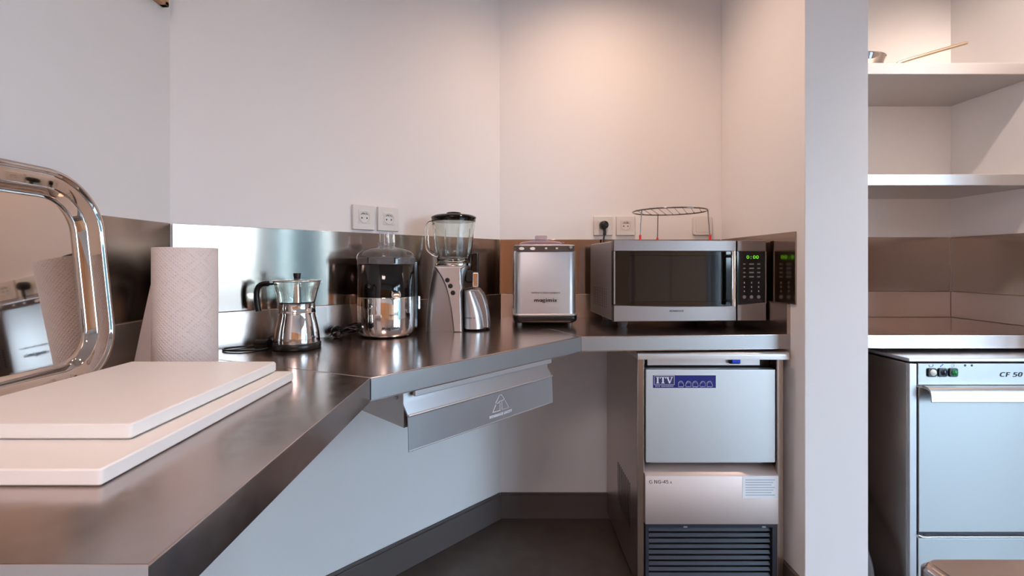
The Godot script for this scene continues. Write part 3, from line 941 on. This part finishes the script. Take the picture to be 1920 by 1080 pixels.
func moka_pot() -> void:
	var t := thing("moka_pot", "electric moka pot with steel waist and glass top", "coffee pot", V(-0.598, TOP, 1.347))
	part(t, "base", MB.new().lathe([Vector2(0, 0.0), Vector2(0.062, 0.0), Vector2(0.0645, 0.003), Vector2(0.0645, 0.014), Vector2(0.062, 0.0175), Vector2(0.0, 0.0175)], 48), M.black)
	part(t, "boiler", MB.new().lathe([Vector2(0.0, 0.0175), Vector2(0.0605, 0.0175), Vector2(0.0612, 0.022), Vector2(0.0600, 0.036), Vector2(0.0575, 0.053), Vector2(0.0540, 0.070), Vector2(0.0505, 0.086), Vector2(0.0480, 0.097), Vector2(0.0478, 0.0985), Vector2(0.0495, 0.0995), Vector2(0.0495, 0.104), Vector2(0.0482, 0.105), Vector2(0.0478, 0.122), Vector2(0.0485, 0.127), Vector2(0.044, 0.128), Vector2(0.0, 0.128)], 56), M.chrome)
	part(t, "glass_top", MB.new().lathe([Vector2(0.0475, 0.1275), Vector2(0.0490, 0.136), Vector2(0.0525, 0.152), Vector2(0.0575, 0.170), Vector2(0.0620, 0.188), Vector2(0.0628, 0.1895), Vector2(0.0598, 0.1895), Vector2(0.0590, 0.187), Vector2(0.0545, 0.170), Vector2(0.0497, 0.153), Vector2(0.0465, 0.138), Vector2(0.0462, 0.1275)], 56), M.glass)
	part(t, "coffee_film", MB.new().lathe([Vector2(0.0, 0.1285), Vector2(0.0460, 0.1285), Vector2(0.0468, 0.132), Vector2(0.0, 0.132)], 40), M.black_smoke)
	part(t, "column", MB.new().lathe([Vector2(0.0115, 0.129), Vector2(0.010, 0.15), Vector2(0.0075, 0.186), Vector2(0.0, 0.187)], 24), M.chrome)
	var ld := part(t, "lid", MB.new().lathe([Vector2(0.0, 0.1965), Vector2(0.030, 0.1955), Vector2(0.058, 0.194), Vector2(0.0632, 0.192), Vector2(0.0632, 0.190), Vector2(0.060, 0.189)], 48, Vector3.ZERO, Basis.IDENTITY, 0.6, -1.0), M.clear)
	part(ld, "rim", MB.new().tube(ring_pts(0.0632, 0.1915, 48), 0.0016, 8, true), M.chrome)
	part(ld, "knob", MB.new().lathe([Vector2(0.0, 0.2135), Vector2(0.0100, 0.2130), Vector2(0.0106, 0.211), Vector2(0.0085, 0.197), Vector2(0.0, 0.196)], 24, Vector3.ZERO, Basis.IDENTITY, 0.6, -1.0), M.black)
	part(t, "spout", MB.new().tube([Vector3(0.058, 0.176, 0.012), Vector3(0.068, 0.184, 0.014), Vector3(0.0745, 0.190, 0.015)], 0.0055, 12), M.clear)
	var hd := part(t, "handle", MB.new().tube(smooth([Vector3(-0.082, 0.183, 0), Vector3(-0.098, 0.182, 0), Vector3(-0.110, 0.174, 0), Vector3(-0.1155, 0.158, 0), Vector3(-0.1145, 0.130, 0), Vector3(-0.1095, 0.104, 0)], 6), 0.0078, 12), M.black)
	part(hd, "bracket", MB.new().box(Vector3(-0.072, 0.182, 0), Vector3(0.024, 0.007, 0.010), 0.002), M.black)

	# its lead, curling away to the left
	var pc := Vector3(-0.062, 0, 0.017)
	var y := 0.0035
	var wr := part(t, "power_cord", MB.new().tube(smooth([Vector3(-0.018, 0.010, -0.052), Vector3(-0.06, y, -0.035), Vector3(-0.105, y, -0.005), Vector3(-0.125, y, 0.020), Vector3(-0.105, y, 0.045), Vector3(-0.06, y, 0.050), Vector3(-0.02, y, 0.030), Vector3(-0.007, y, 0.012)], 8), 0.0028, 8), M.black)
	wr.position = pc
	part(wr, "connector", MB.new().tube(smooth([Vector3(-0.055, 0.012, -0.02), Vector3(-0.035, 0.013, -0.012), Vector3(-0.008, 0.016, 0.0)], 4), 0.011, 12), M.black)
	part(wr, "connector_cap", MB.new().lathe([Vector2(0, 0), Vector2(0.016, 0.001), Vector2(0.018, 0.008), Vector2(0.016, 0.026), Vector2(0.008, 0.031), Vector2(0, 0.032)], 20, Vector3(-0.022, 0.001, -0.052)), M.black)

func ring_pts(r: float, y: float, k: int, c := Vector3.ZERO) -> Array:
	var out := []
	for i in k:
		out.append(c + Vector3(cos(TAU * i / k) * r, y, sin(TAU * i / k) * r))
	return out

func paper_roll() -> void:
	var t := thing("paper_towel_roll", "embossed white paper towel roll standing behind the cutting boards", "paper towel", V(-0.724, TOP, 1.065))
	var r := 0.063
	var h := 0.276
	part(t, "roll", MB.new().lathe([Vector2(0.021, 0.001), Vector2(r - 0.001, 0.001), Vector2(r, 0.003), Vector2(r, h - 0.002), Vector2(r - 0.001, h), Vector2(0.021, h)], 64), M.embossed)
	part(t, "core", MB.new().lathe([Vector2(0.0208, 0.0015), Vector2(0.0208, h - 0.001)], 32), M.cardboard)
	# the loose end, flaring away to the left at the bottom
	var mb := MB.new()
	var rows := 14
	var cols := 8
	for side in 2:
		var b := mb.v.size()
		for i in rows + 1:
			var y := 0.002 + (h - 0.016) * i / rows
			var flare := 0.058 * pow(1.0 - float(i) / rows, 0.92) + 0.001
			for j in cols + 1:
				var s := float(j) / cols
				var p := Vector3(-r * 0.985 - flare * s, y, 0.012 + 0.010 * sin(s * PI) * (1.0 - float(i) / rows) - 0.014 * s)
				var nn := Vector3(-0.3, 0.1, 1).normalized() * (1 if side == 0 else -1)
				mb.vert(p + nn * 0.0005, nn, Vector2(s, float(i) / rows))
		for i in rows:
			for j in cols:
				var a := b + i * (cols + 1) + j
				mb.quad(a, a + 1, a + cols + 2, a + cols + 1)
	part(t, "loose_sheet", mb, M.paper)

func boards() -> void:
	var a := thing("cutting_board", "larger white plastic cutting board lying flat on the worktop", "cutting board", V(-0.59, TOP, 0.74))
	part(a, "slab", MB.new().prism(rrect(0.305, 0.462, 0.005, 4), 0.0, 0.020, 0.0035, Transform3D(PLAN, Vector3.ZERO), true), M.white_board)
	var b := thing("cutting_board", "smaller white plastic cutting board stacked on top of another", "cutting board", V(-0.617, TOP + 0.020, 0.776))
	part(b, "slab", MB.new().prism(rrect(0.296, 0.374, 0.005, 4), 0.0012, 0.0215, 0.0035, Transform3D(PLAN, Vector3.ZERO), true), M.white_board)
	for x in [-0.134, 0.134]:
		for z in [-0.172, 0.172]:
			part(b, "rubber_foot", MB.new().lathe([Vector2(0, 0), Vector2(0.008, 0), Vector2(0.008, 0.0015), Vector2(0, 0.0015)], 14, Vector3(x, 0, z)), M.black)

func tray() -> void:
	var lean := 6.0
	var t := thing("serving_tray", "polished steel serving tray with rounded corners leaning on left wall", "tray", V(-0.826, TOP, 0.735))
	var w := 0.50
	var h := 0.418
	var up := Vector3(-sin(deg_to_rad(lean)), cos(deg_to_rad(lean)), 0)
	var bs := Basis(Vector3(0, 0, -1), up, Vector3(0, 0, -1).cross(up))
	var mk := func(inset, z):
		var out := PackedVector3Array()
		for p in rrect(w - inset * 2, h - inset * 2, 0.115 - inset, 28): out.append(bs * Vector3(p.x, p.y + h / 2 + 0.001, z))
		return out
	var front := []
	for a in [[0.0, 0.014], [0.0, 0.019], [0.002, 0.0225], [0.005, 0.0235], [0.009, 0.0225], [0.011, 0.0195], [0.014, 0.0185], [0.036, 0.0180], [0.040, 0.0165], [0.0445, 0.003], [0.047, 0.0008], [0.054, 0.0]]:
		front.append(mk.call(a[0], a[1]))
	part(t, "rim", MB.new().loft(front, false, false), M.polished)
	part(t, "well", MB.new().loft([mk.call(0.054, -0.0015), mk.call(0.054, 0.0)], true, true), M.polished)
	var back := []
	for a in [[0.0, 0.014], [0.002, 0.012], [0.030, 0.0155], [0.042, -0.001], [0.054, -0.0015]]:
		back.append(mk.call(a[0], a[1]))
	part(t, "underside", MB.new().loft(back, false, false, -1.0), M.polished)

func drawer_unit() -> void:
	var ang := atan2(0.56, 0.532)
	var t := thing("knock_out_drawer", "steel drawer hung under the diagonal worktop with engraved triangle emblem", "drawer", V(-0.2194, 0.85, 1.0606), ang)
	var L := 0.523
	var prof := PackedVector2Array([Vector2(-0.022, 0.0), Vector2(-0.022, -0.030), Vector2(-0.0035, -0.052), Vector2(-0.0035, -0.056), Vector2(0.0, -0.132), Vector2(-0.003, -0.132), Vector2(-0.0065, -0.056), Vector2(-0.025, -0.0315), Vector2(-0.025, 0.0)])
	var side := Transform3D(Basis(Vector3(0, 0, 1), Vector3(0, 1, 0), Vector3(-1, 0, 0)), Vector3(L, 0, 0))
	var fr := part(t, "front_panel", MB.new().prism(prof, 0.0, L, 0.0, side), M.drawer_steel)
	part(fr, "rolled_edge", MB.new().tube([Vector3(0, -0.053, -0.002), Vector3(L, -0.053, -0.002)], 0.0028, 10), M.satin)
	part(fr, "rolled_edge", MB.new().tube([Vector3(0, -0.132, -0.0015), Vector3(L, -0.132, -0.0015)], 0.002, 10), M.satin)
	part(t, "runner", MB.new().box(Vector3(L / 2 + 0.01, -0.007, -0.010), Vector3(L - 0.02, 0.014, 0.012), 0.002), M.satin)
	var box := part(t, "drawer_box", MB.new().box(Vector3(0.006, -0.044, -0.235), Vector3(0.006, 0.084, 0.42), 0.001), M.brushed)
	part(box, "drawer_side", MB.new().box(Vector3(L - 0.006, -0.044, -0.235), Vector3(0.006, 0.084, 0.42), 0.001), M.brushed)
	part(box, "drawer_bottom", MB.new().box(Vector3(L / 2, -0.083, -0.235), Vector3(L - 0.018, 0.006, 0.42), 0.001), M.brushed)
	part(box, "bolt", MB.new().lathe([Vector2(0, 0.004), Vector2(0.004, 0.003), Vector2(0.005, 0)], 12, Vector3(0.003, -0.022, -0.055), Basis(Vector3(0, 0, 1), PI / 2)), M.satin)
	# engraved emblem: a triangle with a cap and stem
	var em := Vector3(0.295, -0.105, 0.0008)
	var z := 0.0
	var lines := [[Vector2(-0.031, 0), Vector2(-0.019, 0.018)], [Vector2(-0.019, 0.0225), Vector2(-0.004, 0.040), Vector2(0.004, 0.040), Vector2(0.015, 0.026)], [Vector2(0.015, 0.026), Vector2(0.004, 0.024), Vector2(-0.004, 0.024), Vector2(-0.012, 0.0195), Vector2(-0.019, 0.0225)], [Vector2(0.0175, 0.022), Vector2(0.031, 0.0), Vector2(0.005, 0.0)], [Vector2(0.004, 0.022), Vector2(0.004, 0.0)], [Vector2(-0.003, 0.021), Vector2(-0.003, 0.0)], [Vector2(-0.003, 0.0), Vector2(-0.031, 0.0)]]
	for l in lines:
		var pts := []
		for p in l: pts.append(em + Vector3(p.x, p.y, z - p.y * 0.046 + 0.0002))
		part(fr, "emblem_line", MB.new().tube(pts, 0.0010, 6, false, 0.5), M.print_white)
	var lt := lettering(fr, "emblem_lettering", "HOMMAGE LACITY", 0.0068, em + Vector3(0.0, -0.0105, 0.0006), M.print_white, 1.05, true)
	lt.rotation.x = -0.046

# ---------------------------------------------------------------- small things
func outlet(label: String, at: Vector3, turn: float, slot := true) -> Node3D:
	var t := thing("wall_socket", label, "socket", at, turn, "white wall sockets")
	var fr := MB.new().prism(rrect(0.084, 0.086, 0.003, 3), 0.0, 0.011, 0.0025)
	part(t, "plate", fr, M.white_plastic)
	part(t, "insert", MB.new().box(Vector3(0, 0.002, 0.0108), Vector3(0.046, 0.046, 0.002), 0.0007), M.white_plastic)
	if slot:
		var fw := Basis(Vector3.RIGHT, PI / 2)
		var cup := part(t, "cup", MB.new().lathe([Vector2(0.0205, 0.0015), Vector2(0.0195, 0.0020), Vector2(0.0190, 0.0010), Vector2(0.0185, 0.0003), Vector2(0.0, 0.0003)], 32, Vector3(0, 0.002, 0.0122), fw, 0.6, -1.0), M.white_plastic)
		for x in [-0.0095, 0.0095]:
			part(cup, "pin_hole", MB.new().disc(Vector3(x, -0.002, 0.0130), 0.0028, fw, 12), M.print)
		part(cup, "earth_pin", MB.new().lathe([Vector2(0, 0.006), Vector2(0.002, 0.0055), Vector2(0.0024, 0)], 12, Vector3(0, 0.013, 0.0124), fw), M.satin)
		part(cup, "shutter", MB.new().prism(PackedVector2Array([Vector2(-0.0150, 0.008), Vector2(-0.008, 0.0165), Vector2(0.008, 0.0165), Vector2(0.0150, 0.008), Vector2(0.007, 0.0105), Vector2(-0.007, 0.0105)]), 0.0122, 0.0132, 0.0), M.print_grey)
	return t

func sockets() -> void:
	var e := 0.0003
	outlet("white wall socket on diagonal wall, farther from the blender", V(-0.503 + e, 1.300, 1.648 - e), PI / 4)
	outlet("white wall socket on diagonal wall, nearer the blender", V(-0.435 + e, 1.300, 1.716 - e), PI / 4)
	outlet("white wall socket with a black plug pushed in above microwave", V(0.431, 1.308, DB - e), 0.0)
	outlet("empty white wall socket on back wall beside the plugged one", V(0.532, 1.308, DB - e), 0.0)
	var b := thing("blank_wall_plate", "blank white cover plate behind the wire rack", "wall plate", V(0.876, 1.308, DB - e))
	part(b, "cover", MB.new().prism(rrect(0.088, 0.086, 0.012, 5), 0.0, 0.013, 0.004), M.white_plastic)
	part(b, "raised_face", MB.new().prism(rrect(0.064, 0.060, 0.006, 4), 0.011, 0.0142, 0.001), M.white_plastic)
	# the plug and its lead down behind the microwave
	var p := thing("power_plug", "black round power plug with a cord in the wall socket", "plug", V(0.431, 1.310, DB - 0.0125))
	part(p, "plug_head", MB.new().lathe([Vector2(0, 0.038), Vector2(0.013, 0.037), Vector2(0.0175, 0.033), Vector2(0.0185, 0.012), Vector2(0.0175, 0.001), Vector2(0, 0.001)], 28, Vector3.ZERO, Basis(Vector3.RIGHT, PI / 2), 0.6, -1.0), M.black)
	part(p, "strain_relief", MB.new().tube([Vector3(0.001, -0.012, 0.022), Vector3(0.002, -0.030, 0.022), Vector3(0.001, -0.046, 0.022)], 0.0068, 12), M.black)
	part(p, "cord", MB.new().tube(smooth([Vector3(0.001, -0.044, 0.022), Vector3(-0.003, -0.07, 0.024), Vector3(-0.004, -0.13, 0.028), Vector3(0.0, -0.24, 0.026), Vector3(0.03, -0.36, 0.026), Vector3(0.08, -0.405, 0.028)], 6), 0.0036, 8), M.black)

func rack() -> void:
	var t := thing("wire_rack", "round wire grill rack with red tipped legs on the microwave", "rack", V(0.6376, TOP + 0.3225, 1.85))
	var r := 0.139
	var yt := 0.121
	part(t, "ring", MB.new().tube(ring_pts(r, yt, 64), 0.0027, 8, true), M.wire)
	for i in 9:
		var o := -0.112 + i * 0.028
		var hl := sqrt(r * r - o * o)
		var a := deg_to_rad(25)
		var d := Vector3(sin(a), 0, -cos(a))
		var nrm := Vector3(cos(a), 0, sin(a))
		part(t, "cross_wire", MB.new().tube([nrm * o - d * hl + Vector3(0, yt + 0.002, 0), nrm * o + d * hl + Vector3(0, yt + 0.002, 0)], 0.0018, 6), M.wire)
	for p in [Vector3(-0.125, 0, 0.060), Vector3(0.125, 0, 0.060), Vector3(0.0, 0, -0.139)]:
		var out := Vector3(p.x, 0, p.z).normalized() * 0.008
		var lg := part(t, "leg", MB.new().tube([p + Vector3(0, yt, 0), p + out * 0.6 + Vector3(0, yt * 0.5, 0), p + out + Vector3(0, 0.012, 0)], 0.0021, 8), M.wire)
		part(lg, "rubber_tip", MB.new().lathe([Vector2(0, 0.0), Vector2(0.0042, 0.0005), Vector2(0.0045, 0.024), Vector2(0.003, 0.026), Vector2(0, 0.026)], 12, p + out), M.red_cap)

func cords() -> void:
	var c := thing("coiled_power_cord", "black power cord bundled with its plug beside the juicer", "cord", V(-0.525, TOP, 1.545))
	var pts := []
	for i in 61:
		var a := TAU * i / 20.0
		var k := float(i) / 60.0
		pts.append(Vector3(cos(a) * (0.043 - 0.006 * k), 0.006 + 0.014 * k + 0.012 * (1.0 + sin(a + k * 2.0)), sin(a) * 0.020 + 0.004 * sin(a * 2.0 + k * 5.0)))
	part(c, "cable", MB.new().tube(pts, 0.0036, 8), M.black_cord)
	var pl := part(c, "plug_head", MB.new().lathe([Vector2(0, 0.0), Vector2(0.015, 0.001), Vector2(0.0175, 0.006), Vector2(0.0165, 0.024), Vector2(0.010, 0.030), Vector2(0, 0.031)], 24, Vector3(-0.028, 0.0165, 0.020), Basis(Vector3(0, 0, 1), 0.5) * Basis(Vector3.RIGHT, -PI / 2 + 0.2)), M.black_cord)
	for x in [-0.006, 0.008]:
		part(pl, "pin", MB.new().tube([Vector3(-0.028 + x, 0.016 + x * 0.6, 0.022), Vector3(-0.034 + x, 0.014 + x * 0.6, 0.043)], 0.0024, 8), M.chrome)

func wall_grille() -> void:
	# only the lower corner of it is in the picture
	var t := thing("air_grille", "tan framed ventilation grille high on the left wall", "grille", V(XL + 0.0002, 1.806, 1.228), PI / 2)
	var w := 0.20
	var hh := 0.16
	for a in [[-w / 2, 0.006, w, 0.012], [-w / 2, hh - 0.006, w, 0.012], [-0.008, hh / 2, 0.016, hh], [-w + 0.008, hh / 2, 0.016, hh]]:
		part(t, "frame_bar", MB.new().box(Vector3(a[0], a[1], 0.009), Vector3(a[2], a[3], 0.018), 0.002), M.tan_frame)
	part(t, "backing", MB.new().box(Vector3(-w / 2, hh / 2, 0.003), Vector3(w - 0.01, hh - 0.01, 0.006), 0.001), M.recess)
	for i in 8:
		part(t, "fin", MB.new().box(Vector3(-0.034 - i * 0.019, hh / 2, 0.010), Vector3(0.004, hh - 0.024, 0.010), 0.001), M.brown_strip)

# ---------------------------------------------------------------- right-hand niche
func niche() -> void:
	var wk := thing("niche_worktop", "short stainless steel worktop in the niche above the dishwasher", "worktop", V(XQ, 0, 1.59))
	var xf := Transform3D(Basis.IDENTITY, -wk.position)
	var sl := slab(XQ + 0.001, XN - 0.001, 0.852, TOP, 1.59, DB - 0.001, 0.003)
	for i in sl.v.size(): sl.v[i] = xf * sl.v[i]
	part(wk, "top", sl, M.steel)
	for a in [[XQ + 0.001, XQ + 0.013, 1.592, DB - 0.001], [XQ + 0.013, XN - 0.001, DB - 0.013, DB - 0.001], [XN - 0.013, XN - 0.001, 1.592, DB - 0.013]]:
		var m := slab(a[0], a[1], TOP, UPS + 0.012, a[2], a[3], 0.002)
		for i in m.v.size(): m.v[i] = xf * m.v[i]
		part(wk, "upstand", m, M.brushed)
	sheet("splashback", "brushed steel splashback on the back wall of the niche", Vector2(XQ + 0.002, DB), Vector2(XN - 0.006, DB), UPS + 0.012, SPL + 0.01, 0.005)
	sheet("splashback", "brushed steel splashback on the right side wall of the niche", Vector2(XN, DB - 0.006), Vector2(XN, 1.5), UPS + 0.012, SPL + 0.01, 0.005)
	for a in [[1.844, "upper stainless steel shelf in the niche carrying the pan"], [1.4295, "lower empty stainless steel shelf in the niche"]]:
		var s := thing("wall_shelf", a[1], "shelf", V(XQ, a[0], 1.757), 0.0, "steel shelves in the niche")
		var L := XN - XQ - 0.002
		part(s, "board", MB.new().box(Vector3(L / 2 + 0.001, 0.022, -0.181), Vector3(L, 0.044, 0.361), 0.003), M.shelf_steel)
	var p := thing("frying_pan", "small steel pan with long upright-tilted handle on top shelf", "pan", V(1.385, 1.888, 1.90))
	part(p, "bowl", MB.new().lathe([Vector2(0, 0.001), Vector2(0.085, 0.001), Vector2(0.097, 0.012), Vector2(0.110, 0.052), Vector2(0.114, 0.056), Vector2(0.111, 0.057), Vector2(0.106, 0.052), Vector2(0.093, 0.015), Vector2(0.082, 0.005), Vector2(0, 0.005)], 48), M.polished)
	var hp := smooth([Vector3(0.100, 0.040, 0.02), Vector3(0.135, 0.030, 0.03), Vector3(0.175, 0.048, 0.035), Vector3(0.28, 0.078, 0.045), Vector3(0.37, 0.103, 0.05), Vector3(0.415, 0.115, 0.052)], 6)
	part(p, "handle", MB.new().tube(hp, 0.0085, 10, false, 0.7), M.brass_steel)

func dishwasher() -> void:
	var t := thing("dishwasher", "brushed steel dishwasher with three push buttons under niche worktop", "dishwasher", V(1.28, 0, 1.50))
	var w := 0.60
	part(t, "casing", MB.new().box(Vector3(w / 2, 0.435, -0.29), Vector3(w, 0.775, 0.56), 0.003), M.brushed)
	part(t, "lid", MB.new().box(Vector3(w / 2, 0.8335, -0.286), Vector3(w + 0.004, 0.0115, 0.574), 0.002), M.satin)
	part(t, "front_frame", MB.new().box(Vector3(0.012, 0.435, -0.006), Vector3(0.024, 0.775, 0.012), 0.002), M.satin)
	part(t, "front_frame", MB.new().box(Vector3(w - 0.012, 0.435, -0.006), Vector3(0.024, 0.775, 0.012), 0.002), M.satin)
	var cp := part(t, "control_panel", MB.new().box(Vector3(w / 2, 0.7885, -0.005), Vector3(w - 0.052, 0.069, 0.012), 0.002), M.door_steel)
	var bx := [0.0685, 0.1025, 0.1365]
	var bm: Array = [M.button_white, M.button_navy, M.button_green]
	for i in 3:
		var b := part(cp, "push_button", MB.new().prism(shift(rrect(0.029, 0.028, 0.006, 4), Vector2(bx[i], 0.7945)), 0.0, 0.006, 0.002), M.black_gloss)
		part(b, "button_cap", MB.new().lathe([Vector2(0, 0.009), Vector2(0.007, 0.008), Vector2(0.0105, 0.005), Vector2(0.0105, 0.0)], 20, Vector3(bx[i] + 0.002, 0.7945, 0.002), Basis(Vector3.RIGHT, PI / 2)), bm[i])
	for i in 2:
		part(cp, "indicator", MB.new().disc(Vector3(0.1755 + i * 0.0215, 0.8165, 0.0013), 0.0038, Basis(Vector3.RIGHT, PI / 2), 14), M.button_navy)
	# little pictograms above the buttons
	part(cp, "pictogram", MB.new().tube([Vector3(0.061, 0.819, 0.0012), Vector3(0.062, 0.813, 0.0012), Vector3(0.070, 0.812, 0.0012), Vector3(0.074, 0.815, 0.0012), Vector3(0.074, 0.820, 0.0012)], 0.0008, 6, false), M.print)
	part(cp, "pictogram", MB.new().box(Vector3(0.1015, 0.8165, 0.0012), Vector3(0.013, 0.003, 0.0006), 0.0002, Basis(Vector3(0, 0, 1), 0.7)), M.switch_blue)
	part(cp, "pictogram", MB.new().box(Vector3(0.1345, 0.819, 0.0012), Vector3(0.004, 0.003, 0.0006), 0.0002).box(Vector3(0.1345, 0.8125, 0.0012), Vector3(0.004, 0.003, 0.0006), 0.0002).box(Vector3(0.1405, 0.816, 0.0012), Vector3(0.002, 0.008, 0.0006), 0.0002), M.print_grey)
	var lt := lettering(cp, "model_lettering", "CF 50", 0.0145, Vector3(0.3215, 0.7875, 0.0012), M.print, 1.45, true)
	lt.basis = Basis(Vector3(1.45, 0, 0), Vector3(0.25, 1, 0), Vector3(0, 0, 1))
	# door with a rolled handle lip
	var dr := part(t, "door", MB.new().box(Vector3(w / 2, 0.518, -0.004), Vector3(w - 0.052, 0.46, 0.016), 0.002), M.door_steel)
	var hp := PackedVector2Array([Vector2(0.0, 0.752), Vector2(0.010, 0.7535), Vector2(0.022, 0.751), Vector2(0.030, 0.744), Vector2(0.034, 0.732), Vector2(0.035, 0.710), Vector2(0.033, 0.708), Vector2(0.0315, 0.710), Vector2(0.030, 0.730), Vector2(0.025, 0.740), Vector2(0.016, 0.744), Vector2(0.0, 0.744)])
	var side := Transform3D(Basis(Vector3(0, 0, 1), Vector3(0, 1, 0), Vector3(-1, 0, 0)), Vector3(w, 0, 0))
	part(dr, "handle_lip", MB.new().prism(hp, 0.040, w - 0.040, 0.0, side), M.satin)
	part(t, "seal", MB.new().box(Vector3(w / 2, 0.2815, -0.006), Vector3(w - 0.052, 0.009, 0.012), 0.001), M.slat)
	part(t, "sill_strip", MB.new().box(Vector3(w / 2 + 0.01, 0.2735, -0.001), Vector3(w - 0.08, 0.006, 0.016), 0.002), M.satin)
	part(t, "hinge_pin", MB.new().tube([Vector3(0.024, 0.279, 0.004), Vector3(0.034, 0.275, 0.007), Vector3(0.058, 0.2745, 0.008)], 0.003, 8), M.satin)
	part(t, "lower_panel", MB.new().box(Vector3(w / 2, 0.158, -0.005), Vector3(w - 0.052, 0.22, 0.014), 0.002), M.door_steel)
	for x in [0.05, w - 0.05]:
		for z in [-0.06, -0.5]:
			part(t, "foot", MB.new().lathe([Vector2(0, 0), Vector2(0.02, 0), Vector2(0.02, 0.01), Vector2(0.013, 0.014), Vector2(0.013, 0.05)], 16, Vector3(x, 0, z)), M.black)
	single("drain_hose", "grey drain hose hanging beside the dishwasher in the dark gap", "hose", MB.new().tube(smooth([V(1.235, 0.45, 1.95), V(1.228, 0.34, 1.80), V(1.218, 0.20, 1.63), V(1.222, 0.10, 1.585), V(1.226, 0.03, 1.62), V(1.232, 0.0105, 1.75), V(1.235, 0.0105, 2.0)], 8), 0.010, 12), M.hose)

func table() -> void:
	var t := thing("steel_table", "steel table with rounded corner at the bottom right of photo", "table", V(0.336, 0, 0.392))
	var top := shift(rrect(0.42, 0.52, 0.014, 8), Vector2(0.21, -0.26))
	part(t, "table_top", MB.new().prism(top, 0.862, 0.90, 0.007, Transform3D(PLAN, Vector3.ZERO), true), M.steel)
	for x in [0.05, 0.37]:
		for z in [0.05, 0.47]:
			part(t, "leg", MB.new().tube([Vector3(x, 0.0, z), Vector3(x, 0.864, z)], 0.02, 16), M.satin)
